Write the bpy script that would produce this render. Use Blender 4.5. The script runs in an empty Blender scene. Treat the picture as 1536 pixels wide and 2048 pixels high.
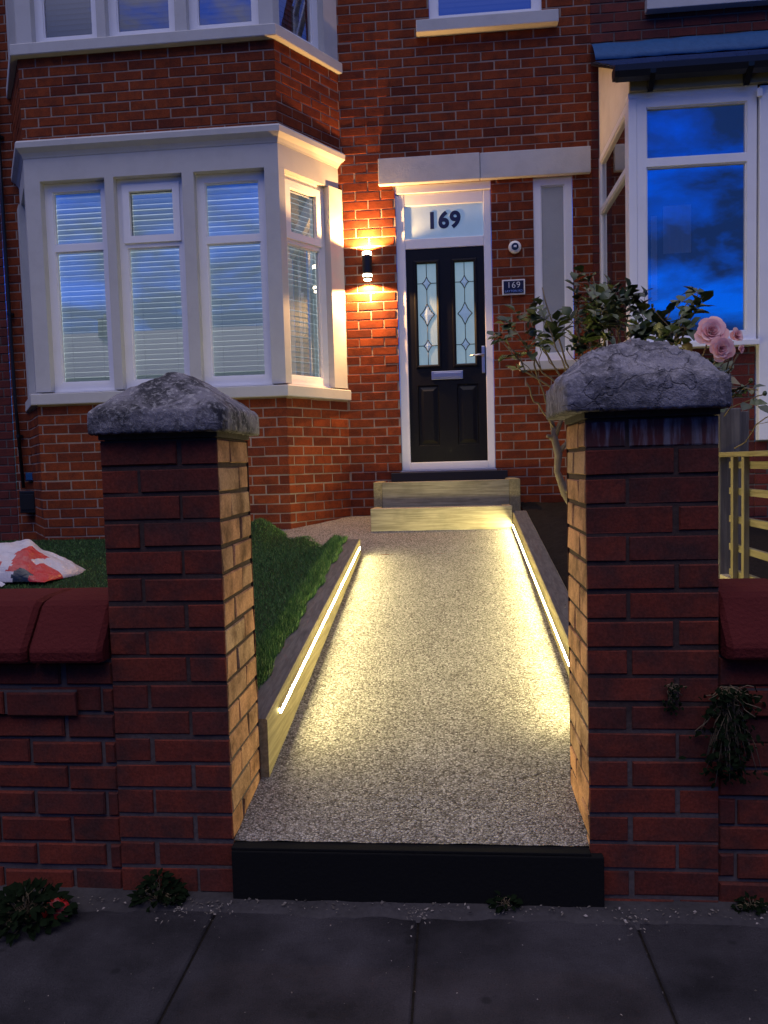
import bpy, bmesh, math, random
import numpy as np
from mathutils import Vector, Matrix, noise as mnoise
random.seed(7)
rng = np.random.default_rng(7)
SC = bpy.context.scene
COL = SC.collection
R = math.radians

# ------------------------------------------------------------------ camera, sky, dusk light, exposure
def make_camera():
    yaw, pitch, roll = R(5.0), R(3.6), R(1.6)
    fwd = Vector((-math.sin(yaw)*math.cos(pitch), math.cos(yaw)*math.cos(pitch), -math.sin(pitch)))
    right = Vector((math.cos(yaw), math.sin(yaw), 0)); down = fwd.cross(right)
    r2 = math.cos(roll)*right + math.sin(roll)*down
    d2 = -math.sin(roll)*right + math.cos(roll)*down
    cd = bpy.data.cameras.new('camera'); co = bpy.data.objects.new('camera', cd); COL.objects.link(co)
    m = Matrix((r2, -d2, -fwd)).transposed().to_4x4(); m.translation = Vector((0, 0, 1.33))
    co.matrix_world = m
    cd.sensor_fit = 'VERTICAL'; cd.sensor_height = 36; cd.sensor_width = 27
    cd.lens = 1500/2048*36; cd.clip_start = .05; cd.clip_end = 500
    SC.camera = co
make_camera()

SUN_EL, SUN_ROT = R(2.0), R(180.0)
world = bpy.data.worlds.new("World"); SC.world = world; world.use_nodes = True
def build_world():
    nt = world.node_tree; nt.nodes.clear(); N = nt.nodes.new; L = nt.links.new
    out = N('ShaderNodeOutputWorld'); bg = N('ShaderNodeBackground'); L(bg.outputs[0], out.inputs[0])
    sky = N('ShaderNodeTexSky'); sky.sky_type = 'NISHITA'; sky.sun_disc = False
    sky.sun_elevation = SUN_EL; sky.sun_rotation = SUN_ROT; sky.altitude = 0; sky.air_density = 1.0
    sky.dust_density = .2; sky.ozone_density = 4.0
    tc = N('ShaderNodeTexCoord'); mp = N('ShaderNodeMapping'); mp.inputs['Scale'].default_value = (1, 1, 3.0)
    L(tc.outputs['Generated'], mp.inputs[0])
    nz = N('ShaderNodeTexNoise'); nz.inputs['Scale'].default_value = 5.0; nz.inputs['Detail'].default_value = 7
    nz.inputs['Roughness'].default_value = .58; nz.inputs['Distortion'].default_value = .5; L(mp.outputs[0], nz.inputs[0])
    rp = N('ShaderNodeValToRGB'); rp.color_ramp.elements[0].position = .40; rp.color_ramp.elements[1].position = .60
    L(nz.outputs['Fac'], rp.inputs[0])
    tint = N('ShaderNodeMix'); tint.data_type = 'RGBA'; tint.blend_type = 'MULTIPLY'; tint.inputs[0].default_value = 1
    tint.inputs[7].default_value = SKY_TINT
    L(sky.outputs[0], tint.inputs[6])
    sp = N('ShaderNodeSeparateXYZ'); L(tc.outputs['Generated'], sp.inputs[0])     # low clouds navy, high cloud pale lavender
    el = N('ShaderNodeMapRange'); el.interpolation_type = 'SMOOTHSTEP'; el.inputs[1].default_value = .38; el.inputs[2].default_value = .72; L(sp.outputs[2], el.inputs[0])
    cc = N('ShaderNodeMix'); cc.data_type = 'RGBA'; cc.inputs[6].default_value = CLOUD_LOW; cc.inputs[7].default_value = CLOUD; L(el.outputs[0], cc.inputs[0])
    hi = N('ShaderNodeMath'); hi.operation = 'MAXIMUM'; L(el.outputs[0], hi.inputs[1]); L(rp.outputs[0], hi.inputs[0])
    mx = N('ShaderNodeMix'); mx.data_type = 'RGBA'; L(cc.outputs[2], mx.inputs[7])
    L(hi.outputs[0], mx.inputs[0]); L(tint.outputs[2], mx.inputs[6]); L(mx.outputs[2], bg.inputs[0])
    bg.inputs[1].default_value = SKY_STRENGTH
SKY_STRENGTH = .12
SKY_TINT = (.06, 1.5, 5.4, 1)
CLOUD = (6.0, 5.7, 7.6, 1)
CLOUD_LOW = (.16, .42, 1.55, 1)
build_world()
sl = bpy.data.lights.new('twilight_fill', 'SUN'); sl.energy = .62; sl.angle = R(48); sl.color = (1.0, .90, .97)  # added soft fill for the twilight sky glow, not the real sun
so = bpy.data.objects.new('twilight_fill', sl); COL.objects.link(so)
so.rotation_euler = Vector((.10, .46, -.95)).to_track_quat('-Z', 'Y').to_euler()
SC.view_settings.view_transform = 'Standard'; SC.view_settings.look = 'None'
SC.view_settings.exposure = 0; SC.view_settings.gamma = 1
SC.cycles.use_denoising = True
SC.cycles.max_bounces = 6; SC.cycles.transparent_max_bounces = 10
SC.cycles.sample_clamp_indirect = 4
SC.cycles.caustics_reflective = False; SC.cycles.caustics_refractive = False

LED_POWER = 370.0; LED_COL = (1.0, .85, .37)
LAMP_SPOT = 66.0; LAMP_COL = (1.0, .53, .18)

# ------------------------------------------------------------------ materials
def node_mat(name, build):
    m = bpy.data.materials.new(name); m.use_nodes = True
    nt = m.node_tree; nt.nodes.clear()
    out = nt.nodes.new('ShaderNodeOutputMaterial'); s = build(nt)
    nt.links.new(s, out.inputs[0]); return m
def ramp(nt, src, stops):
    r = nt.nodes.new('ShaderNodeValToRGB'); e = r.color_ramp.elements
    while len(e) < len(stops): e.new(.5)
    for el, (p, c) in zip(e, stops): el.position = p; el.color = (*c, 1) if len(c) == 3 else c
    nt.links.new(src, r.inputs[0]); return r.outputs[0]
def noise(nt, scale, detail=4, rough=.55, vec=None, dist=0):
    n = nt.nodes.new('ShaderNodeTexNoise'); n.inputs['Scale'].default_value = scale
    n.inputs['Detail'].default_value = detail; n.inputs['Roughness'].default_value = rough
    n.inputs['Distortion'].default_value = dist
    if vec is None:
        g = nt.nodes.new('ShaderNodeNewGeometry'); vec = g.outputs['Position']
    nt.links.new(vec, n.inputs['Vector']); return n.outputs['Fac']
def mixc(nt, f, a, b, mode='MIX'):
    m = nt.nodes.new('ShaderNodeMix'); m.data_type = 'RGBA'; m.blend_type = mode
    for s, v in ((0, f), (6, a), (7, b)):
        if isinstance(v, (int, float)): m.inputs[s].default_value = v
        elif isinstance(v, tuple): m.inputs[s].default_value = (*v, 1)
        else: nt.links.new(v, m.inputs[s])
    return m.outputs[2]
def math_(nt, op, a, b=0.0):
    m = nt.nodes.new('ShaderNodeMath'); m.operation = op
    for i, v in enumerate((a, b)):
        if isinstance(v, (int, float)): m.inputs[i].default_value = v
        else: nt.links.new(v, m.inputs[i])
    return m.outputs[0]
def bsdf(nt, col, rough=.6, bump=None, strength=.3, dist=.01, spec=.4, metal=0, **kw):
    p = nt.nodes.new('ShaderNodeBsdfPrincipled')
    for s, v in (('Base Color', col), ('Roughness', rough)):
        if isinstance(v, tuple): p.inputs[s].default_value = (*v, 1)
        elif isinstance(v, (int, float)): p.inputs[s].default_value = v
        else: nt.links.new(v, p.inputs[s])
    p.inputs['Specular IOR Level'].default_value = spec; p.inputs['Metallic'].default_value = metal
    for k, v in kw.items(): p.inputs[k].default_value = v
    if bump is not None:
        b = nt.nodes.new('ShaderNodeBump'); b.inputs['Strength'].default_value = strength
        b.inputs['Distance'].default_value = dist
        nt.links.new(bump, b.inputs['Height']); nt.links.new(b.outputs[0], p.inputs['Normal'])
    return p.outputs[0]
def stretch(nt, sx, sy, sz):
    g = nt.nodes.new('ShaderNodeNewGeometry'); m = nt.nodes.new('ShaderNodeMapping')
    m.inputs['Scale'].default_value = (sx, sy, sz); nt.links.new(g.outputs['Position'], m.inputs[0]); return m.outputs[0]

def brick_mat(name, stops, rough=.62, dirt=(.03, .02, .02), dirt_amt=.45, spec=.35):
    def b(nt):
        g = nt.nodes.new('ShaderNodeNewGeometry')
        base = ramp(nt, g.outputs['Random Per Island'], stops)
        n1 = noise(nt, 9, 5, .65); n2 = noise(nt, 130, 3, .6)
        d = ramp(nt, n1, [(.40, (0, 0, 0)), (.68, (1, 1, 1))])
        c = mixc(nt, math_(nt, 'MULTIPLY', d, dirt_amt), base, dirt)
        c = mixc(nt, .5, c, ramp(nt, n2, [(.3, (.3, .3, .3)), (.7, (1.15, 1.15, 1.15))]), 'MULTIPLY')
        h = math_(nt, 'ADD', math_(nt, 'MULTIPLY', n2, .5), noise(nt, 30, 4))
        return bsdf(nt, c, rough, h, .45, .004, spec)
    return node_mat(name, b)
M = {}
M['brick'] = brick_mat('red_brick', [(0, (.215, .046, .018)), (.35, (.27, .060, .021)), (.7, (.235, .050, .018)), (1, (.145, .033, .018))], .8, (.03, .016, .016), .5, .07)
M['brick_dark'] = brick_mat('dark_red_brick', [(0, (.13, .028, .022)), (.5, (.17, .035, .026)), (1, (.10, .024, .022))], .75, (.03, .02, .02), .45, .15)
M['brick_pillar'] = brick_mat('pillar_brick', [(0, (.165, .033, .020)), (.4, (.185, .037, .021)), (.75, (.15, .032, .020)), (1, (.125, .030, .022))], .85, (.04, .026, .024), .75, .15)
M['brick_lit'] = brick_mat('lit_tan_brick', [(0, (.50, .27, .145)), (.4, (.56, .285, .15)), (.7, (.44, .26, .15)), (1, (.52, .34, .20))], .85, (.13, .065, .035), .95, .1)  # same pillar brick, with the strip-light glow put into its colour
def streak_brick(nt):
    g = nt.nodes.new('ShaderNodeNewGeometry')
    base = ramp(nt, g.outputs['Random Per Island'], [(0, (.12, .03, .027)), (1, (.09, .028, .026))])
    n = noise(nt, 1, 4, .6, stretch(nt, 45, 45, 5)); n2 = noise(nt, 14, 5)
    m = ramp(nt, n, [(.46, (0, 0, 0)), (.62, (1, 1, 1))])
    c = mixc(nt, math_(nt, 'MULTIPLY', m, .7), base, (.26, .25, .27))
    c = mixc(nt, math_(nt, 'MULTIPLY', ramp(nt, n2, [(.45, (0, 0, 0)), (.65, (1, 1, 1))]), .5), c, (.03, .032, .03))
    return bsdf(nt, c, .8, n2, .4, .004, .2)
M['brick_streaked'] = node_mat('salt_streaked_brick', streak_brick)
def mortar(name, a, b_):
    def b(nt):
        n = noise(nt, 60, 5); n2 = noise(nt, 5, 3)
        c = mixc(nt, n, a, b_)
        c = mixc(nt, math_(nt, 'MULTIPLY', ramp(nt, n2, [(.4, (0, 0, 0)), (.7, (1, 1, 1))]), .5), c, tuple(x*.5 for x in a))
        return bsdf(nt, c, .9, n, .6, .004, .15)
    return node_mat(name, b)
M['mortar'] = mortar('pale_mortar', (.25, .185, .15), (.36, .275, .225))
def pillar_mortar(nt):      # mossy old joints above, paler repointing low down
    g = nt.nodes.new('ShaderNodeNewGeometry'); sp = nt.nodes.new('ShaderNodeSeparateXYZ'); nt.links.new(g.outputs['Position'], sp.inputs[0])
    n = noise(nt, 60, 5); n2 = noise(nt, 7, 4)
    z = math_(nt, 'ADD', sp.outputs[2], math_(nt, 'MULTIPLY', n2, .5))
    f = ramp(nt, z, [(.62, (1, 1, 1)), (.86, (0, 0, 0))])
    c = mixc(nt, f, mixc(nt, n, (.030, .023, .020), (.085, .055, .048)), mixc(nt, n, (.055, .045, .042), (.14, .112, .105)))
    return bsdf(nt, c, .95, n, .7, .005, .1)
M['mortar_pillar'] = node_mat('pillar_mortar', pillar_mortar)
M['mortar_foot'] = mortar('weathered_mortar_fillet', (.034, .031, .034), (.075, .070, .074))
M['mortar_mid'] = mortar('grey_mortar', (.07, .055, .052), (.15, .122, .116))
M['mortar_dark'] = mortar('dark_mortar', (.030, .026, .026), (.10, .085, .085))
def paint(name, col, rough=.45, bumpk=.12, dirt=.12):
    def b(nt):
        n = noise(nt, 6, 5, .6); n2 = noise(nt, 70, 4)
        c = mixc(nt, math_(nt, 'MULTIPLY', ramp(nt, n, [(.45, (0, 0, 0)), (.75, (1, 1, 1))]), dirt), col, tuple(x*.55 for x in col))
        return bsdf(nt, c, rough, n2, bumpk, .003, .4)
    return node_mat(name, b)
M['upvc'] = paint('white_plastic', (.84, .84, .86), .3, .02, .10)
M['stone_paint'] = paint('cream_masonry_paint', (.50, .50, .495), .7, .25, .22)
M['lintel'] = paint('grey_white_masonry_paint', (.50, .50, .50), .75, .6, .35)
M['fascia'] = paint('olive_fascia', (.22, .20, .13), .6, .2, .4)
M['render'] = paint('white_render', (.62, .60, .57), .8, .4, .3)
M['white_paint'] = paint('white_enamel', (.8, .79, .76), .35, .03, .05)
M['black_board'] = paint('black_painted_board', (.012, .013, .016), .42, .25, .3)
M['black_rough'] = node_mat('black_rough_edge', lambda nt: bsdf(nt, (.012, .012, .012), 1.0, noise(nt, 90, 3), .5, .003, .0))
M['black_metal'] = paint('black_metal', (.012, .012, .013), .35, .05, .1)
M['black_plastic'] = paint('black_plastic', (.010, .011, .014), .3, .05, .1)
def door_black(nt):
    n = noise(nt, 1, 6, .65, stretch(nt, 60, 60, 6))
    return bsdf(nt, mixc(nt, n, (.004, .004, .005), (.010, .010, .011)), .4, n, .25, .002, .22)
M['door_black'] = node_mat('black_woodgrain_door', door_black)
M['steel'] = node_mat('satin_steel', lambda nt: bsdf(nt, (.62, .62, .66), .3, noise(nt, 200, 2), .05, .001, .5, 1.0))
M['lead'] = node_mat('lead_came', lambda nt: bsdf(nt, (.03, .03, .04), .45, noise(nt, 80, 2), .1, .001, .5, .6))
M['navy'] = node_mat('navy_vinyl', lambda nt: bsdf(nt, (.008, .014, .07), .35, noise(nt, 80, 2), .02, .001))
M['plaque'] = node_mat('dark_navy_slate', lambda nt: bsdf(nt, (.012, .012, .035), .3, noise(nt, 120, 3), .1, .001))
M['lens'] = node_mat('dark_lens', lambda nt: bsdf(nt, (.02, .018, .012), .12, noise(nt, 80, 2), .01, .001, .8))
def glass_mat(name, refl_min, refl_max, tint=(1, 1, 1), rough=0.0, trans=(.93, .95, .95)):
    def b(nt):
        lw = nt.nodes.new('ShaderNodeFresnel'); lw.inputs['IOR'].default_value = 1.5
        f = nt.nodes.new('ShaderNodeMapRange'); f.inputs[1].default_value = .04; f.inputs[2].default_value = .6
        f.inputs[3].default_value = refl_min; f.inputs[4].default_value = refl_max
        nt.links.new(lw.outputs[0], f.inputs[0])
        t = nt.nodes.new('ShaderNodeBsdfTransparent'); t.inputs[0].default_value = (*trans, 1)
        g = nt.nodes.new('ShaderNodeBsdfGlossy'); g.inputs['Roughness'].default_value = rough; g.inputs[0].default_value = (*tint, 1)
        m = nt.nodes.new('ShaderNodeMixShader'); nt.links.new(f.outputs[0], m.inputs[0])
        nt.links.new(t.outputs[0], m.inputs[1]); nt.links.new(g.outputs[0], m.inputs[2]); return m.outputs[0]
    return node_mat(name, b)
M['glass'] = glass_mat('window_glass', .36, .8)
M['glass_mirror'] = glass_mat('coated_window_glass', .55, .92, (.66, .84, 1))
def frosted(name, col, scale, strength, rough, spec, glow, gs):
    def b(nt):
        n = noise(nt, scale, 3, .6); n2 = noise(nt, 7, 3)
        c = mixc(nt, n2, col, tuple(x*.72 for x in col))
        return bsdf(nt, c, rough, n, strength, .004, spec, **{'Emission Color': (*glow, 1), 'Emission Strength': gs})
    return node_mat(name, b)
# hall light behind as emission; frosted's blue glow stands for reflected sky
M['frosted'] = frosted('frosted_glass', (.40, .52, .62), 90, .08, .45, .3, (.36, .62, 1.0), .20)
M['textured_glass'] = frosted('textured_glass', (.42, .52, .54), 120, .5, .3, .6, (.50, .85, .98), .22)
M['obscure_glass'] = frosted('obscure_glass', (.27, .275, .31), 160, .8, .3, .7, (.7, .72, .8), .035)
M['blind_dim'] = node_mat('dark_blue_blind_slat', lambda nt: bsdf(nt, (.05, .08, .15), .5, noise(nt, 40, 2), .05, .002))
def slat(nt):
    d = bsdf(nt, (.74, .76, .75), .45, noise(nt, 40, 2), .05, .002)
    t = nt.nodes.new('ShaderNodeBsdfTranslucent'); t.inputs[0].default_value = (.52, .62, .66, 1)
    m = nt.nodes.new('ShaderNodeMixShader'); m.inputs[0].default_value = .35
    nt.links.new(d, m.inputs[1]); nt.links.new(t.outputs[0], m.inputs[2]); return m.outputs[0]
M['blind'] = node_mat('white_blind_slat', slat)
def wood(name, a, b_, along, dark):
    def b(nt):
        sx = {'X': (3, 60, 60), 'Y': (60, 3, 60), 'Z': (60, 60, 3)}[along]
        n = noise(nt, 1, 5, .6, stretch(nt, *sx), .6)
        kx = {'X': (2.2, 9, 9), 'Y': (9, 2.2, 9), 'Z': (9, 9, 2.2)}[along]
        v = nt.nodes.new('ShaderNodeTexVoronoi'); v.inputs['Scale'].default_value = 1
        nt.links.new(stretch(nt, *kx), v.inputs['Vector'])
        knot = ramp(nt, v.outputs['Distance'], [(.05, (1, 1, 1)), (.16, (0, 0, 0))])
        n2 = noise(nt, 3.5, 4)
        c = mixc(nt, ramp(nt, n, [(.38, (0, 0, 0)), (.6, (1, 1, 1))]), a, b_); c = mixc(nt, math_(nt, 'MULTIPLY', knot, .85), c, dark)
        c = mixc(nt, math_(nt, 'MULTIPLY', ramp(nt, n2, [(.48, (0, 0, 0)), (.7, (1, 1, 1))]), .45), c, dark)
        return bsdf(nt, c, .8, n, .5, .004, .2)
    return node_mat(name, b)
M['timber_x'] = wood('treated_timber_cross', (.32, .285, .20), (.20, .175, .12), 'X', (.09, .085, .065))
M['timber_y'] = wood('treated_timber_length', (.30, .25, .14), (.20, .165, .09), 'Y', (.10, .09, .06))
M['timber_top'] = wood('shaded_timber_top', (.115, .11, .105), (.075, .072, .07), 'Y', (.05, .05, .05))  # dimmer light on the sleeper tops put into this darker colour
M['trellis'] = wood('trellis_timber', (.25, .215, .12), (.16, .135, .07), 'Z', (.22, .19, .09))
M['trellis_y'] = wood('trellis_rail_timber', (.25, .215, .12), (.16, .135, .07), 'Y', (.22, .19, .09))
M['post'] = wood('grey_weathered_post', (.17, .155, .14), (.10, .09, .085), 'Z', (.05, .05, .05))
def concrete(nt):
    n = noise(nt, 25, 6, .7); return bsdf(nt, mixc(nt, n, (.32, .28, .17), (.46, .41, .27)), .9, n, .6, .004, .15)
M['concrete'] = node_mat('gravel_board_concrete', concrete)
def gravel(nt):
    g = nt.nodes.new('ShaderNodeNewGeometry')
    v = nt.nodes.new('ShaderNodeTexVoronoi'); v.inputs['Scale'].default_value = 150; v.inputs['Randomness'].default_value = 1
    nt.links.new(g.outputs['Position'], v.inputs['Vector'])
    v2 = nt.nodes.new('ShaderNodeTexVoronoi'); v2.inputs['Scale'].default_value = 230
    nt.links.new(g.outputs['Position'], v2.inputs['Vector'])
    sep = nt.nodes.new('ShaderNodeSeparateColor'); nt.links.new(v.outputs['Color'], sep.inputs[0])
    c = ramp(nt, sep.outputs[0], [(0, (.10, .093, .085)), (.22, (.195, .18, .166)), (.5, (.275, .262, .243)), (.8, (.34, .326, .307)), (1, (.50, .485, .47))])
    edge = ramp(nt, v.outputs['Distance'], [(.35, (1, 1, 1)), (.85, (.40, .38, .36))])
    c = mixc(nt, 1.0, c, edge, 'MULTIPLY')
    big = noise(nt, 3.5, 4, .6); c = mixc(nt, .6, c, ramp(nt, big, [(.3, (.62, .6, .6)), (.7, (1, 1, 1))]), 'MULTIPLY')
    h = math_(nt, 'SUBTRACT', 1.0, v.outputs['Distance'])
    h = math_(nt, 'ADD', h, math_(nt, 'MULTIPLY', sep.outputs[1], .8))
    h = math_(nt, 'ADD', h, math_(nt, 'MULTIPLY', v2.outputs['Distance'], -.3))
    return bsdf(nt, c, .9, h, 1.0, .0036, .03)
M['gravel'] = node_mat('resin_bound_gravel', gravel)
def paving(nt):
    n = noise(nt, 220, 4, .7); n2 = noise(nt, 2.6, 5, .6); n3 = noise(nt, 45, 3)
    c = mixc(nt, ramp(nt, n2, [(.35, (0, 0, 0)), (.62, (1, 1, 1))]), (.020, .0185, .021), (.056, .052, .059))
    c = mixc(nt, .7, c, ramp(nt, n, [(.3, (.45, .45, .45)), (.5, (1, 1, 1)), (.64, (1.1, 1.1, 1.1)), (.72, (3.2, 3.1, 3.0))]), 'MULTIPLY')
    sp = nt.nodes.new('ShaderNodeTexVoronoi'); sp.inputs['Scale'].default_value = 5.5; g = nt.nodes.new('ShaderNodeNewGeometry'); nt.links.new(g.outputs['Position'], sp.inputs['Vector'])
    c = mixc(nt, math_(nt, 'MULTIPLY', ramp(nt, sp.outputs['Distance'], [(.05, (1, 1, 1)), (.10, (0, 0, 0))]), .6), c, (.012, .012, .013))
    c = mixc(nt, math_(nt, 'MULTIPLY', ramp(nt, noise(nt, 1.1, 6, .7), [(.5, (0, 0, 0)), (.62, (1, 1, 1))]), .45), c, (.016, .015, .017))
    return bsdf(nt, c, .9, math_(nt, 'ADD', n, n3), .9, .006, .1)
M['paving'] = node_mat('concrete_paving', paving)
M['asphalt'] = node_mat('asphalt', lambda nt: bsdf(nt, (.04, .04, .045), .9, noise(nt, 150, 3), .5, .004))
def soil(nt):
    n = noise(nt, 28, 6, .7); n2 = noise(nt, 120, 3)
    return bsdf(nt, mixc(nt, n, (.008, .007, .006), (.032, .026, .022)), .95, math_(nt, 'ADD', n, n2), 1.0, .02, .1)
M['soil'] = node_mat('dark_soil', soil)
def turf(nt):
    g = nt.nodes.new('ShaderNodeNewGeometry')
    c = ramp(nt, g.outputs['Random Per Island'], [(0, (.022, .058, .020)), (.5, (.042, .125, .028)), (.85, (.085, .20, .040)), (1, (.15, .20, .06))])
    return bsdf(nt, c, .55, None, spec=.3)
M['grass'] = node_mat('turf_blades', turf)
M['turf_base'] = node_mat('turf_backing', lambda nt: bsdf(nt, mixc(nt, noise(nt, 60, 4), (.008, .018, .008), (.02, .04, .015)), .95, noise(nt, 150, 3), .8, .01, .1))
def capstone(name, a, b_, lich, crack=3):
    def b(nt):
        n = noise(nt, 9, 7, .68, None, .4); n2 = noise(nt, 55, 5, .7); n3 = noise(nt, 4, 3)
        c = mixc(nt, ramp(nt, n, [(.42, (0, 0, 0)), (.56, (1, 1, 1))]), a, b_)
        c = mixc(nt, math_(nt, 'MULTIPLY', ramp(nt, n2, [(.52, (0, 0, 0)), (.62, (1, 1, 1))]), .6), c, lich)
        c = mixc(nt, math_(nt, 'MULTIPLY', ramp(nt, n3, [(.5, (0, 0, 0)), (.68, (1, 1, 1))]), .35), c, (.05, .05, .045))
        w = nt.nodes.new('ShaderNodeTexVoronoi'); w.feature = 'DISTANCE_TO_EDGE'; w.inputs['Scale'].default_value = crack
        g = nt.nodes.new('ShaderNodeNewGeometry'); q = nt.nodes.new('ShaderNodeTexNoise'); q.inputs['Scale'].default_value = 11; q.inputs['Detail'].default_value = 5
        nt.links.new(g.outputs['Position'], q.inputs['Vector']); va = nt.nodes.new('ShaderNodeVectorMath'); va.operation = 'MULTIPLY_ADD'; va.inputs[1].default_value = (.22, .22, .22)
        nt.links.new(q.outputs['Color'], va.inputs[0]); nt.links.new(g.outputs['Position'], va.inputs[2]); nt.links.new(va.outputs[0], w.inputs['Vector'])
        e = ramp(nt, w.outputs['Distance'], [(.0, (0, 0, 0)), (.035, (1, 1, 1))])
        c = mixc(nt, .28 if crack > 5 else .12, c, e, 'MULTIPLY')
        h = math_(nt, 'ADD', math_(nt, 'ADD', n, math_(nt, 'MULTIPLY', n2, .5)), math_(nt, 'MULTIPLY', e, .22 if crack > 5 else .08))
        return bsdf(nt, c, .9, h, 1.0, .022, .15)
    return node_mat(name, b)
M['cap_a'] = capstone('dark_lichened_stone', (.05, .049, .055), (.225, .215, .235), (.45, .44, .43))
M['cap_b'] = capstone('flaking_grey_stone', (.12, .115, .13), (.27, .257, .285), (.40, .38, .41), 6.5)
def coping(nt):
    n = noise(nt, 5, 5, .6); n2 = noise(nt, 90, 3)
    return bsdf(nt, mixc(nt, n, (.060, .011, .011), (.105, .018, .017)), .8, math_(nt, 'ADD', n2, n), .8, .006, .06)
M['coping'] = node_mat('glazed_red_coping', coping)
def slate(nt):
    n = noise(nt, 12, 5); return bsdf(nt, mixc(nt, n, (.008, .02, .07), (.02, .045, .12)), .3, n, .3, .006, .6)
M['slate'] = node_mat('blue_slate', slate)
M['flashing'] = node_mat('lead_flashing', lambda nt: bsdf(nt, mixc(nt, noise(nt, 1, 5, .6, stretch(nt, 20, 20, 3)), (.010, .055, .15), (.026, .10, .25)), .55, noise(nt, 15, 4), .6, .012, .12))  # blue of the reflected sky put into the base colour
def emit(name, col, s):
    def b(nt):
        e = nt.nodes.new('ShaderNodeEmission'); e.inputs[0].default_value = (*col, 1); e.inputs[1].default_value = s; return e.outputs[0]
    return node_mat(name, b)
M['led'] = emit('led_tape', LED_COL, LED_POWER)
M['lamp_glow'] = emit('lamp_diffuser', (1, .80, .52), 14)
M['room_light'] = emit('lit_room', (.82, .95, 1.0), .78)
M['room_dark'] = node_mat('dim_room', lambda nt: bsdf(nt, (.10, .11, .14), .9, noise(nt, 5, 2), .05))
M['curtain'] = node_mat('pale_curtain', lambda nt: bsdf(nt, (.85, .84, .86), .9, noise(nt, 1, 3, .5, stretch(nt, 30, 30, .5)), .6, .02))
def leafm(nt):
    g = nt.nodes.new('ShaderNodeNewGeometry')
    c = ramp(nt, g.outputs['Random Per Island'], [(0, (.018, .034, .016)), (.6, (.040, .068, .022)), (.9, (.085, .11, .03)), (1, (.14, .09, .04))])
    return bsdf(nt, c, .4, noise(nt, 60, 2), .2, .002, .5)
M['leaf'] = node_mat('rose_leaf', leafm)
M['weed'] = node_mat('weed_leaf', lambda nt: bsdf(nt, mixc(nt, noise(nt, 30, 3), (.003, .006, .003), (.010, .018, .007)), .9, None, spec=.03))
M['stem'] = node_mat('rose_stem', lambda nt: bsdf(nt, mixc(nt, noise(nt, 40, 4), (.10, .075, .04), (.24, .18, .10)), .75, noise(nt, 60, 3), .6, .004))
M['bark'] = node_mat('gnarled_bark', lambda nt: bsdf(nt, mixc(nt, noise(nt, 30, 5), (.07, .052, .036), (.20, .155, .11)), .85, noise(nt, 25, 5), 1.0, .01))
def petal(nt):
    g = nt.nodes.new('ShaderNodeNewGeometry')
    c = ramp(nt, g.outputs['Random Per Island'], [(0, (.76, .34, .36)), (.5, (.86, .52, .53)), (1, (.90, .68, .67))])
    p = nt.nodes.new('ShaderNodeBsdfPrincipled'); nt.links.new(c, p.inputs['Base Color']); p.inputs['Roughness'].default_value = .6
    t = nt.nodes.new('ShaderNodeBsdfTranslucent'); nt.links.new(c, t.inputs[0])
    m = nt.nodes.new('ShaderNodeMixShader'); m.inputs[0].default_value = .3
    nt.links.new(p.outputs[0], m.inputs[1]); nt.links.new(t.outputs[0], m.inputs[2]); return m.outputs[0]
M['petal'] = node_mat('pink_petal', petal)
def plasticbag(col):
    return lambda nt: bsdf(nt, mixc(nt, noise(nt, 8, 4), col, tuple(x*.7 for x in col)), .28, noise(nt, 22, 5, .6, None, 1.2), .7, .012, .6)
M['bag_white'] = node_mat('white_bag_plastic', plasticbag((.58, .56, .60)))
M['bag_red'] = node_mat('red_bag_plastic', plasticbag((.50, .022, .018)))
M['bag_black'] = node_mat('black_bag_panel', plasticbag((.012, .02, .028)))
M['red_plastic'] = node_mat('red_wrapper', plasticbag((.5, .02, .02)))
M['litter'] = node_mat('dry_leaf_bits', lambda nt: bsdf(nt, ramp(nt, nt.nodes.new('ShaderNodeNewGeometry').outputs['Random Per Island'], [(0, (.07, .06, .05)), (.6, (.16, .14, .12)), (1, (.34, .30, .27))]), .9))
M['house_far'] = node_mat('far_house', lambda nt: bsdf(nt, mixc(nt, noise(nt, 2, 3), (.05, .04, .04), (.09, .075, .07)), .9))

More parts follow.
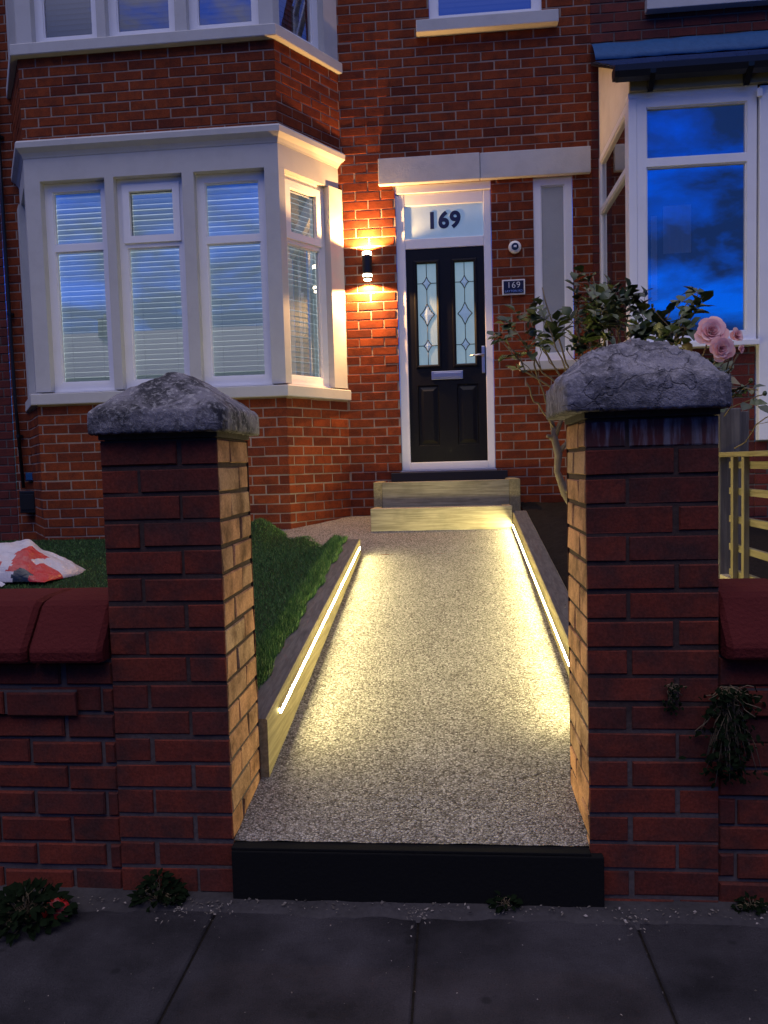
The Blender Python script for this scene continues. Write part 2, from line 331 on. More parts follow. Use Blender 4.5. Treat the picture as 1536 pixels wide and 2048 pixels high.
# ------------------------------------------------------------------ mesh builder and tagging
class MB:
    def __init__(s): s.v = []; s.f = []; s.m = []; s.smooth = []
    def add(s, vs, fs, mi=0, smooth=False):
        o = len(s.v); s.v.extend(tuple(v) for v in vs)
        for f in fs: s.f.append(tuple(o+i for i in f)); s.m.append(mi); s.smooth.append(smooth)
    def box(s, a, b, mi=0, bev=0.0):
        x0, y0, z0 = a; x1, y1, z1 = b
        if bev <= 0:
            s.add([(x0,y0,z0),(x1,y0,z0),(x1,y1,z0),(x0,y1,z0),(x0,y0,z1),(x1,y0,z1),(x1,y1,z1),(x0,y1,z1)],
                  [(0,3,2,1),(4,5,6,7),(0,1,5,4),(1,2,6,5),(2,3,7,6),(3,0,4,7)], mi)
        else:
            bm = bmesh.new(); bmesh.ops.create_cube(bm, size=1)
            for v in bm.verts: v.co = Vector(((x0+x1)/2+v.co.x*(x1-x0), (y0+y1)/2+v.co.y*(y1-y0), (z0+z1)/2+v.co.z*(z1-z0)))
            bmesh.ops.bevel(bm, geom=bm.edges[:], offset=bev, segments=2, profile=.6, affect='EDGES')
            bm.verts.ensure_lookup_table()
            s.add([v.co[:] for v in bm.verts], [[v.index for v in f.verts] for f in bm.faces], mi); bm.free()
    def hexa(s, c, mi=0):   # 8 corners, same order as box
        s.add(c, [(0,3,2,1),(4,5,6,7),(0,1,5,4),(1,2,6,5),(2,3,7,6),(3,0,4,7)], mi)
    def tube(s, pts, rad, n=7, mi=0, cap=True):
        pts = [Vector(p) for p in pts]; rings = []
        up = Vector((.3, .2, 1)).normalized()
        for i, p in enumerate(pts):
            t = (pts[min(i+1, len(pts)-1)] - pts[max(i-1, 0)]).normalized()
            a = t.cross(up)
            if a.length < 1e-3: a = t.cross(Vector((1, 0, 0)))
            a.normalize(); b = t.cross(a)
            r = rad[i] if isinstance(rad, (list, tuple)) else rad
            rings.append([p + r*(math.cos(2*math.pi*k/n)*a + math.sin(2*math.pi*k/n)*b) for k in range(n)])
        vs = [v for r_ in rings for v in r_]; fs = []
        for i in range(len(pts)-1):
            for k in range(n):
                fs.append((i*n+k, i*n+(k+1) % n, (i+1)*n+(k+1) % n, (i+1)*n+k))
        if cap: fs.append(tuple(range(n))[::-1]); fs.append(tuple((len(pts)-1)*n+k for k in range(n)))
        s.add(vs, fs, mi, True)
    def lathe(s, c, prof, n=24, mi=0, axis='Z'):
        vs = []; fs = []
        for r, h in prof:
            for k in range(n):
                a = 2*math.pi*k/n; u, w = r*math.cos(a), r*math.sin(a)
                vs.append((c[0]+u, c[1]+w, c[2]+h) if axis == 'Z' else (c[0]+u, c[1]+h, c[2]+w))
        for i in range(len(prof)-1):
            for k in range(n):
                fs.append((i*n+k, i*n+(k+1) % n, (i+1)*n+(k+1) % n, (i+1)*n+k))
        s.add(vs, fs, mi, False)
    def prism_x(s, prof, x0, x1, mi=0):   # profile of (y, z) pushed along x
        n = len(prof)
        s.add([(x0, y, z) for y, z in prof] + [(x1, y, z) for y, z in prof],
              [(i, (i+1) % n, n+(i+1) % n, n+i) for i in range(n)] + [tuple(range(n))[::-1], tuple(range(n, 2*n))], mi)
    def build(s, name, mats, parent=None, loc=None):
        me = bpy.data.meshes.new(name)
        mats = mats if isinstance(mats, (list, tuple)) else [mats]
        top = parent
        while top is not None and top.parent is not None: top = top.parent
        off = Vector(top.location) if top is not None else (Vector(loc) if loc else Vector((0, 0, 0)))
        me.from_pydata([(v[0]-off.x, v[1]-off.y, v[2]-off.z) for v in s.v], [], s.f)
        for m in mats: me.materials.append(m)
        me.polygons.foreach_set('material_index', s.m); me.polygons.foreach_set('use_smooth', s.smooth)
        if name != 'window_pane':       # panes already face the street
            bm = bmesh.new(); bm.from_mesh(me); bmesh.ops.recalc_face_normals(bm, faces=bm.faces[:]); bm.to_mesh(me); bm.free()
        me.update()
        o = bpy.data.objects.new(name, me); COL.objects.link(o)
        if parent is not None: o.parent = parent
        elif loc: o.location = loc
        return o
def tag(o, label=None, cat=None, group=None, kind=None):
    for k, v in (('label', label), ('category', cat), ('group', group), ('kind', kind)):
        if v: o[k] = v
    return o
def thing(name, loc, label, cat, group=None):
    o = bpy.data.objects.new(name, None); COL.objects.link(o); o.location = loc; o.empty_display_size = .1
    return tag(o, label, cat, group)
def part(name, label=None): return name

BW, BH = .24, .085    # brick module
def cut(rect, holes):
    """split a rectangle by holes, return the pieces left"""
    u0, u1, z0, z1 = rect
    hs = [h for h in holes if h[0] < u1-1e-5 and h[1] > u0+1e-5 and h[2] < z1-1e-5 and h[3] > z0+1e-5]
    if not hs: return [rect]
    us = sorted({u0, u1, *[min(max(x, u0), u1) for h in hs for x in h[:2]]})
    zs = sorted({z0, z1, *[min(max(x, z0), z1) for h in hs for x in h[2:]]})
    out = []
    for a, b in zip(zs, zs[1:]):
        run = None
        for c, d in zip(us, us[1:]):
            mu, mz = (c+d)/2, (a+b)/2
            if any(h[0] < mu < h[1] and h[2] < mz < h[3] for h in hs):
                if run: out.append((*run, a, b)); run = None
            else: run = (run[0], d) if run else (c, d)
        if run: out.append((*run, a, b))
    return out
def brick_face(mb, P, d, length, z0, z1, holes=(), mi=0, mort=1, joint=.011, zref=0.0, phase=0.0, jit=.0016, prot=.0045,
               pier=False, ch=.0035, edge_l=True, edge_r=True):
    """stretcher bond laid on a vertical plane from P along d (the outside is to the right of d)"""
    d = Vector((d[0], d[1], 0)).normalized(); n = Vector((d.y, -d.x, 0))
    P = Vector((P[0], P[1], 0))
    def at(u, z, o): q = P + d*u + n*o; return (q.x, q.y, z)
    for r in cut((0, length, z0, z1), holes):
        mb.add([at(r[0], r[2], -prot), at(r[1], r[2], -prot), at(r[1], r[3], -prot), at(r[0], r[3], -prot)], [(0, 1, 2, 3)], mort)
    row = math.floor((z0-zref)/BH); z = zref+row*BH
    while z < z1:
        a, b = max(z+joint/2, z0), min(z+BH-joint/2, z1)
        par = row % 2
        if b-a > .012:
            if pier:
                seq = [0, BW*.5, length] if par == 0 else [0, length-BW*.5, length]
                if phase: seq = [0, length-BW*.5, length] if par == 0 else [0, BW*.5, length]
            else:
                s0 = -BW*(.5 if par else 0) + (phase % BW) - BW; seq = []
                u = s0
                while u < length+BW: seq.append(u); u += BW
            for u0, u1 in zip(seq, seq[1:]):
                l = u0 + joint/2; r = u1 - joint/2
                l += random.gauss(0, jit) if l > 0 else 0; r += random.gauss(0, jit) if r < length else 0
                if u0 <= 0: l = 0.0
                if u1 >= length: r = length
                if r-l < .015: continue
                if u0 <= 0 < u1 and r < .02: continue
                for c in cut((l, r, a+random.gauss(0, jit*.9), b+random.gauss(0, jit*.9)), holes):
                    if c[1]-c[0] < .012 or c[3]-c[2] < .012: continue
                    lim = lambda x: max(-.0012, min(.0012, x))
                    o = lim(random.gauss(0, jit*.8)); t1 = lim(random.gauss(0, jit*.6)); t2 = lim(random.gauss(0, jit*.6))
                    k = ch
                    vs = []
                    for (uu, zz) in ((c[0], c[2]), (c[1], c[2]), (c[1], c[3]), (c[0], c[3])): vs.append(at(uu, zz, -prot-.004))
                    for (uu, zz) in ((c[0], c[2]), (c[1], c[2]), (c[1], c[3]), (c[0], c[3])): vs.append(at(uu, zz, o-k))
                    for i, (uu, zz) in enumerate(((c[0]+k, c[2]+k), (c[1]-k, c[2]+k), (c[1]-k, c[3]-k), (c[0]+k, c[3]-k))):
                        vs.append(at(uu, zz, o + (t1 if i in (1, 2) else -t1) + (t2 if i > 1 else -t2)))
                    fs = [(8, 9, 10, 11)]
                    for i in range(4):
                        j = (i+1) % 4; fs.append((i, j, 4+j, 4+i)); fs.append((4+i, 4+j, 8+j, 8+i))
                    if pier or jit > .0025:      # old hand-made bricks: no corner quite square
                        vs = vs[:8]+[tuple(q+random.gauss(0, .0009) for q in v) for v in vs[8:]]
                    mb.add(vs, fs, mi(c, z) if callable(mi) else mi)
        row += 1; z += BH

# ------------------------------------------------------------------ heights of the sloping garden
def lerp_pts(pts, y):
    if y <= pts[0][0]: (a, p), (b, q) = pts[0], pts[1]
    elif y >= pts[-1][0]: (a, p), (b, q) = pts[-2], pts[-1]
    else:
        for (a, p), (b, q) in zip(pts, pts[1:]):
            if a <= y <= b: break
    return p+(q-p)*(y-a)/(b-a)
def path_z(y): return lerp_pts([(2.25, .150), (4.0, .415), (5.6, .662), (6.35, .765), (7.2, .842)], y)
def left_top(y): return .415+.1185*(y-2.55)
def right_top(y): return .372+.1415*(y-2.615)
def lawn_z(x, y):
    b = lerp_pts([(2.6, .395), (4.0, .56), (5.0, .655), (6.5, .725)], y)
    e = math.exp(-((x+.86)/.10)**2)*(1 if y < 5.7 else 0)            # turf edge turned up against the timber
    b = b + e*max(0, left_top(y)+.012-b)
    b += .19*math.exp(-(((x+1.60)/.17)**2+((y-6.20)/.26)**2))        # the rolled corner by the bay
    b += .05*math.exp(-(((x+1.18)/.14)**2+((y-6.05)/.16)**2))
    return b

# ------------------------------------------------------------------ the ground
g = MB(); g.add([(-80, -80, -.16), (80, -80, -.16), (80, 80, -.16), (-80, 80, -.16)], [(0, 1, 2, 3)])
tag(g.build('ground', M['asphalt']), kind='structure')
def pavement():
    mb = MB(); x = -3.9-.0; xs = [-3.85, -3.23, -2.61, -1.99, -1.36, -.742, -.12, .515, 1.14, 1.76, 2.38, 3.0]
    for i, (a, b) in enumerate(zip(xs, xs[1:])):
        for (y0, y1) in ((1.28, 2.165), (.38, 1.265), (-.52, .365), (-1.42, -.535)):
            h = random.uniform(-.004, .003); t = random.uniform(-.003, .003)
            k = .005
            A = [(a+.004, y0), (b-.003, y0), (b-.003, y1), (a+.004, y1)]
            B = [(a+.004+k, y0+k), (b-.003-k, y0+k), (b-.003-k, y1-k), (a+.004+k, y1-k)]
            z = [-.022+h-t, -.022+h+t, -.022+h+t, -.022+h-t]
            vs = [(p[0]+random.gauss(0, .003), p[1], -.10) for p in A] + [(p[0], p[1], zz-.005) for p, zz in zip(A, z)] + [(p[0], p[1], zz) for p, zz in zip(B, z)]
            fs = [(8, 9, 10, 11)]
            for q in range(4):
                j = (q+1) % 4; fs += [(q, j, 4+j, 4+q), (4+q, 4+j, 8+j, 8+q)]
            mb.add(vs, fs, 0)
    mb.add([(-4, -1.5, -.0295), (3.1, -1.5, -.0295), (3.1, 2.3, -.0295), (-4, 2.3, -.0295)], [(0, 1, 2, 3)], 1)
    n = 90; vs = []; fs = []                 # the rough mortar fillet along the wall
    for i in range(n):
        x = -4+7.1*i/(n-1)
        vs += [(x, 2.145+random.uniform(-.02, .012), -.026), (x, 2.19+random.uniform(-.01, .01), -.016+random.uniform(-.004, .004)), (x, 2.262, -.010)]
    for i in range(n-1):
        for k in (0, 1): a = i*3+k; fs.append((a, a+3, a+4, a+1))
    mb.add(vs, fs, 2)
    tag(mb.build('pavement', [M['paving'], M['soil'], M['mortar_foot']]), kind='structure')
pavement()
def path():
    mb = MB()
    def sheet(xs, ys):
        vs = [(x, y, path_z(y)+random.gauss(0, .0012)) for y in ys for x in xs]; n = len(xs)
        mb.add(vs, [(j*n+i, j*n+i+1, (j+1)*n+i+1, (j+1)*n+i) for j in range(len(ys)-1) for i in range(n-1)], 0, True)
    sheet(np.linspace(-.705, .56, 24), np.linspace(2.262, 5.58, 60))
    sheet(np.linspace(-1.75, .70, 36), np.linspace(5.58, 7.19, 30))
    tag(mb.build('path', M['gravel']), kind='structure')
path()
def lawn():
    mb = MB(); xs = np.linspace(-4.6, -.80, 80); ys = np.linspace(2.5, 6.56, 90); n = len(xs)
    def ok(x, y): return (y < 5.58+(-.80-x)*1.42) or x < -1.5
    vs = [(x, y, lawn_z(x, y)) for y in ys for x in xs]
    fs = [(j*n+i, j*n+i+1, (j+1)*n+i+1, (j+1)*n+i) for j in range(len(ys)-1) for i in range(n-1) if ok(xs[i+1], ys[j+1])]
    mb.add(vs, fs, 0, True)
    tag(mb.build('lawn', M['turf_base']), kind='structure')
    # blades
    N = 95000
    X = rng.uniform(-4.5, -.80, N); Y = rng.uniform(2.62, 6.55, N)
    w = rng.uniform(0, 1, N); near = w < .35
    X[near] = rng.uniform(-1.9, -.79, near.sum()); Y[near] = rng.uniform(2.62, 6.5, near.sum())
    fx = rng.uniform(-.875, -.770, 15000); fy = rng.uniform(2.62, 5.62, 15000); nX = len(X)       # the shaggy edge lapping over the timber
    fx += .010*np.sin(fy*9)+.008*np.sin(fy*23+1)
    X = np.concatenate([X, fx]); Y = np.concatenate([Y, fy])
    V = []; F = []; k = 0
    for q, (x, y) in enumerate(zip(X, Y)):
        fr = q >= nX
        if not fr and not ok(x, y): continue
        z = max(lawn_z(min(x, -.80), y), left_top(y) if fr and x > -.83 else 0); h = random.uniform(.018, .038) if fr else random.uniform(.010, .022); a = random.uniform(0, 6.283); b = random.uniform(0, .022); ww = .0022
        ca, sa = math.cos(a)*ww, math.sin(a)*ww; c2 = random.uniform(0, 6.283)
        V += [(x-ca, y-sa, z-.003), (x+ca, y+sa, z-.003), (x+b*math.cos(c2), y+b*math.sin(c2), z+h)]
        F.append((k, k+1, k+2)); k += 3
    me = bpy.data.meshes.new('grass'); me.from_pydata(V, [], F); me.materials.append(M['grass'])
    o = bpy.data.objects.new('grass', me); COL.objects.link(o); tag(o, 'short green artificial turf covering the sloping lawn', 'grass', kind='stuff')
lawn()
def bed():
    mb = MB(); xs = np.linspace(.64, 1.32, 14); ys = np.linspace(2.5, 7.19, 70); n = len(xs)
    vs = [(x, y, min(right_top(y)-.035, .93)+random.gauss(0, .010)) for y in ys for x in xs]
    mb.add(vs, [(j*n+i, j*n+i+1, (j+1)*n+i+1, (j+1)*n+i) for j in range(len(ys)-1) for i in range(n-1)], 0, True)
    tag(mb.build('flower_bed', M['soil']), kind='structure')
    mb = MB(); xs = np.linspace(1.33, 6, 12); ys = np.linspace(2.5, 7.19, 20); n = len(xs)
    mb.add([(x, y, .50+.08*(y-2.5)+random.gauss(0, .01)) for y in ys for x in xs], [(j*n+i, j*n+i+1, (j+1)*n+i+1, (j+1)*n+i) for j in range(len(ys)-1) for i in range(n-1)], 0, True)
    tag(mb.build('neighbouring_garden', M['soil']), kind='structure')
bed()

# ------------------------------------------------------------------ shared window pieces
def frame_bars(mb, P, d, x0, x1, z0, z1, b, depth=.055, rails=(), bead=True):
    """plastic frame: P origin of the window plane, d its direction, bars b wide; rails = heights of cross rails"""
    d = Vector((d[0], d[1], 0)).normalized(); n = Vector((d.y, -d.x, 0)); P = Vector((P[0], P[1], 0))
    def bar(u0, u1, a, c, o0, o1):
        cs = []
        for z in (a, c):
            for (u, o) in ((u0, o1), (u1, o1), (u1, o0), (u0, o0)):
                q = P+d*u+n*o; cs.append((q.x, q.y, z))
        mb.hexa(cs)
    def ring(u0, u1, a, c, b, o0, o1):
        bar(u0, u1, a, a+b, o0, o1); bar(u0, u1, c-b, c, o0, o1)
        bar(u0, u0+b, a+b, c-b, o0, o1); bar(u1-b, u1, a+b, c-b, o0, o1)
    ring(x0, x1, z0, z1, b, -depth, 0)
    cells = []; zz = [z0+b] + [v for r in rails for v in (r-b*.42, r+b*.42)] + [z1-b]
    for r in rails: bar(x0+b, x1-b, r-b*.42, r+b*.42, -depth, 0)
    for a, c in zip(zz[0::2], zz[1::2]):
        cells.append((x0+b, x1-b, a, c))
        if bead: ring(x0+b, x1-b, a, c, .010, -.03, -.012)
    return cells, bar, ring
def pane_quad(mb, P, d, x0, x1, z0, z1, o, mi=0):
    d = Vector((d[0], d[1], 0)).normalized(); n = Vector((d.y, -d.x, 0)); P = Vector((P[0], P[1], 0))
    vs = []
    for (u, z) in ((x0, z0), (x1, z0), (x1, z1), (x0, z1)):
        q = P+d*u+n*o; vs.append((q.x, q.y, z))
    mb.add(vs, [(0, 1, 2, 3)], mi)
def gasket(mb, P, d, c, e=.0065, o=-.0262):
    for r in ((c[0], c[1], c[2], c[2]+e), (c[0], c[1], c[3]-e, c[3]), (c[0], c[0]+e, c[2]+e, c[3]-e), (c[1]-e, c[1], c[2]+e, c[3]-e)): pane_quad(mb, P, d, *r, o, 1)
def blind(P, d, x0, x1, z0, z1, o, parent, tilt=58, mat='blind'):
    d = Vector((d[0], d[1], 0)).normalized(); n = Vector((d.y, -d.x, 0)); P = Vector((P[0], P[1], 0)); mb = MB()
    z = z0+.02; i = 0
    while z < z1-.03:
        t = R(tilt+random.uniform(-4, 4)); sag = random.uniform(-.001, .001); w = .024
        vs = []
        for u in (x0, x1):
            for k in (-1, -.35, .35, 1):
                q = P+d*u+n*(o + k*w*math.cos(t)); vs.append((q.x, q.y, z - k*w*math.sin(t) + sag + .0016*(1-k*k) + random.uniform(-.0006, .0006)))
        mb.add(vs, [(k, k+1, 5+k, 4+k) for k in range(3)], 0, True); z += .046; i += 1
    for u in (x0+(x1-x0)*.2, x0+(x1-x0)*.8):
        q = P+d*u+n*(o+.02); mb.tube([(q.x, q.y, z0), (q.x, q.y, z1)], .0012, 4)
    q0 = P+d*x0+n*(o+.02); q1 = P+d*x1+n*(o-.03)
    cs = [];
    for zz in (z1-.035, z1):
        for (u, oo) in ((x0, o+.022), (x1, o+.022), (x1, o-.022), (x0, o-.022)):
            q = P+d*u+n*oo; cs.append((q.x, q.y, zz))
    mb.hexa(cs)
    return mb.build('window_blind', M[mat], parent)

# ------------------------------------------------------------------ the brick house with the bay
FY = 7.2
house = thing('brick_house', (-1.5, 7.2, .7), 'red brick terraced house with cream bay windows and a black front door numbered 169', 'house')
BAY = [(-4.16, 7.2), (-3.70, 6.55), (-1.405, 6.55), (-.945, 7.2)]
def facade():
    mb = MB()
    holes = [(-.445+4.33, .448+4.33, 1.0, 3.935), (.836+4.33, 1.193+4.33, 2.25, 3.935), (-.085+4.33, .935+4.33, 5.37, 6.7)]
    brick_face(mb, (-4.33, FY), (1, 0), 5.70, .45, 7.0, holes, zref=.84, phase=.03)
    mb.box((-.445, 7.30, 1.0), (-.43, 7.5, 3.93), 1)
    mb.box((1.33, 7.24, .45), (1.42, 7.30, 7.0), 1)
    mb.build('wall', [M['brick'], M['mortar']], house)
facade()
def bay_bricks():
    for (z0, z1) in ((.45, 1.957), (4.25, 4.99)):
        mb = MB()
        for i, (a, b) in enumerate(zip(BAY, BAY[1:])):
            L = math.hypot(b[0]-a[0], b[1]-a[1])
            brick_face(mb, a, (b[0]-a[0], b[1]-a[1]), L, z0, z1, (), zref=.84 if z0 < 1 else 4.985, phase=(.10, .04, .07)[i])
        mb.build('bay_wall', [M['brick'], M['mortar']], house)
bay_bricks()
def offset_bay(o):
    pts = []
    segs = [(Vector(a), Vector(b)) for a, b in zip(BAY, BAY[1:])]
    ns = []
    for a, b in segs: d = (b-a).normalized(); ns.append(Vector((d.y, -d.x)))
    pts.append(Vector((BAY[0][0]-o*1.22, 7.25)))
    for i in (1, 2):
        p = Vector(BAY[i]); n = (ns[i-1]+ns[i]); n = n/(n.length_squared/2); pts.append(p+n*o)
    pts.append(Vector((BAY[3][0]+o*1.22, 7.25)))
    return pts
def bay_band(mb, prof, mi=0):
    """moulding swept round the bay: prof = (outset, height) from bottom to top, closed at the back"""
    rings = [[(*p, z) for p in offset_bay(o)] for o, z in prof]
    m = 4
    vs = [v for r in rings for v in r]; fs = []
    for i in range(len(rings)-1):
        for k in range(m-1): fs.append((i*m+k, i*m+k+1, (i+1)*m+k+1, (i+1)*m+k))
    mb.add(vs, fs, mi)
    mb.add(rings[0], [(3, 2, 1, 0)], mi); mb.add(rings[-1], [(0, 1, 2, 3)], mi)
OPEN = [(-3.56, -2.965), (-2.885, -2.265), (-2.16, -1.53)]
def bay_window(z0, z1, lower):
    """the painted surround with its mullions, then frames, panes and blinds"""
    mb = MB(); t = .16
    ops = [(a+3.70, b+3.70) for a, b in OPEN]; Lf = 2.295
    # front: piers and mullions
    def wallpiece(P, d, u0, u1, a, c):
        d = Vector((*d, 0)).normalized(); n = Vector((d.y, -d.x, 0)); P = Vector((*P, 0)); cs = []
        for z in (a, c):
            for (u, o) in ((u0, 0), (u1, 0), (u1, -t), (u0, -t)): q = P+d*u+n*o; cs.append((q.x, q.y, z))
        mb.hexa(cs)
    us = [0]+[x for o in ops for x in o]+[Lf]
    for a, c in zip(us[0::2], us[1::2]): wallpiece((-3.70, 6.55), (1, 0), a, c, z0, z1)
    # sides
    Ls = math.hypot(.46, .65)
    for (P, d, o) in (((-1.405, 6.55), (.46, .65), (.070, .62)), ((-4.16, 7.2), (.46, -.65), (Ls-.62, Ls-.070))):
        wallpiece(P, d, .0, o[0], z0, z1); wallpiece(P, d, o[1], Ls, z0, z1)
    for x in (-2.925, -2.215): pass
    w = mb.build('bay_window', M['stone_paint'], house)
    zt = z1
    if lower:
        mb = MB()   # head panel and cornice
        bay_band(mb, [(-.16, z1), (0, z1), (0, 4.125)])
        mb.build('head_panel', M['stone_paint'], w)
        mb = MB(); bay_band(mb, [(-.1, 4.126), (.004, 4.126), (.008, 4.14), (.022, 4.165), (.045, 4.185), (.060, 4.20), (.062, 4.245), (.050, 4.262), (-.02, 4.275)])
        mb.build('cornice', M['stone_paint'], w)
        mb = MB(); bay_band(mb, [(-.1, 1.955), (.050, 1.955), (.052, 1.962), (.052, 2.045), (.046, 2.052), (-.16, z0)])
        mb.build('sill', M['stone_paint'], w)
    else:
        mb = MB(); bay_band(mb, [(-.1, 4.985), (.055, 4.985), (.060, 4.992), (.060, 5.075), (.053, 5.083), (-.16, z0)])
        mb.build('sill', M['stone_paint'], w)
        mb = MB(); bay_band(mb, [(-.16, z1), (.0, z1), (0, z1+.2)]); mb.build('head_panel', M['stone_paint'], w)
    # frames
    specs = [((-3.70, 6.55), (1, 0), ops[0], 'fixed'), ((-3.70, 6.55), (1, 0), ops[1], 'opener'), ((-3.70, 6.55), (1, 0), ops[2], 'fixed'),
             ((-1.405, 6.55), (.46, .65), (.070, .62), 'opener_side'), ((-4.16, 7.2), (.46, -.65), (Ls-.62, Ls-.070), 'fixed')]
    for P, d, (u0, u1), kind in specs:
        dd = Vector((d[0], d[1], 0)).normalized(); nn = Vector((dd.y, -dd.x, 0))
        rec = .075; Pf = (P[0]-nn.x*rec, P[1]-nn.y*rec)
        fm = MB(); b = .072; a0 = z0+.012; zr = 3.355 if lower else z1-.45
        cells, bar, ring = frame_bars(fm, Pf, d, u0, u1, a0, z1-.002, b, rails=(zr,))
        top = cells[1]
        if kind != 'fixed' and lower:   # a top opener: its sash stands proud of the frame
            e = .022
            ring(top[0]-e, top[1]+e, top[2]-e, top[3]+e, .062, -.03, .018)
            cells[1] = (top[0]+.040, top[1]-.040, top[2]+.040, top[3]-.040)
        bar(u0+.001, u1-.001, z0-.004, a0, -.06, .016)          # drip rail
        f = fm.build('window_frame', M['upvc'], w)
        for c in cells:
            pm = MB(); pane_quad(pm, Pf, d, c[0]-.004, c[1]+.004, c[2]-.004, c[3]+.004, -.028); gasket(pm, Pf, d, c)
            pm.build('window_pane', [M['glass'], M['black_plastic']], w)
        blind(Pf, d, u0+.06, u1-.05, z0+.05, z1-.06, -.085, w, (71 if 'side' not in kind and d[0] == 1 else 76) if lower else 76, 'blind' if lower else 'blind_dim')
    # the room behind
    mb = MB()
    mb.add([(-4.0, 7.14, z0-.1), (-1.1, 7.14, z0-.1), (-1.1, 7.14, z1+.1), (-4.0, 7.14, z1+.1)], [(0, 1, 2, 3)], 0)
    mb.add([(-4.05, 7.14, z0-.05), (-1.1, 7.14, z0-.05), (-1.6, 6.72, z0-.05), (-3.5, 6.72, z0-.05)], [(0, 1, 2, 3)], 1)
    mb.add([(-4.05, 7.14, z1+.05), (-1.1, 7.14, z1+.05), (-1.6, 6.72, z1+.05), (-3.5, 6.72, z1+.05)], [(0, 1, 2, 3)], 1)
    mb.build('room', [M['room_light'] if lower else M['room_dark'], M['room_dark']], w)
bay_window(2.070, 3.925, True)
bay_window(5.100, 6.80, False)

# lintel over the door and the little window
mb = MB()
mb.box((-.592, 7.150, 3.937), (.35, 7.26, 4.176), 0, .008); mb.box((.353, 7.152, 3.937), (1.353, 7.26, 4.172), 0, .008)
mb.build('lintel', M['lintel'], house)

def text_mesh(txt, size, ext=.002, bold=0.0, spacing=1.0):
    c = bpy.data.curves.new('lettering', 'FONT'); c.body = txt; c.size = size; c.extrude = ext; c.offset = bold
    c.align_x = 'CENTER'; c.align_y = 'CENTER'; c.space_character = spacing; c.resolution_u = 4
    o = bpy.data.objects.new('lettering', c); COL.objects.link(o)
    dg = bpy.context.evaluated_depsgraph_get(); me = bpy.data.meshes.new_from_object(o.evaluated_get(dg))
    bpy.data.objects.remove(o); bpy.data.curves.remove(c); return me
def lettering(name, txt, size, pos, mat, parent, ext=.002, bold=0.0, spacing=1.0):
    me = text_mesh(txt, size, ext, bold, spacing)
    me.name = name; top = parent
    while top.parent is not None: top = top.parent
    for v in me.vertices:    # upright, facing the street
        x, y, z = v.co; v.co = (pos[0]-top.location.x+x, pos[1]-top.location.y-z, pos[2]-top.location.z+y)
    me.materials.clear(); me.materials.append(mat)
    o = bpy.data.objects.new(name, me); COL.objects.link(o); o.parent = parent; return o

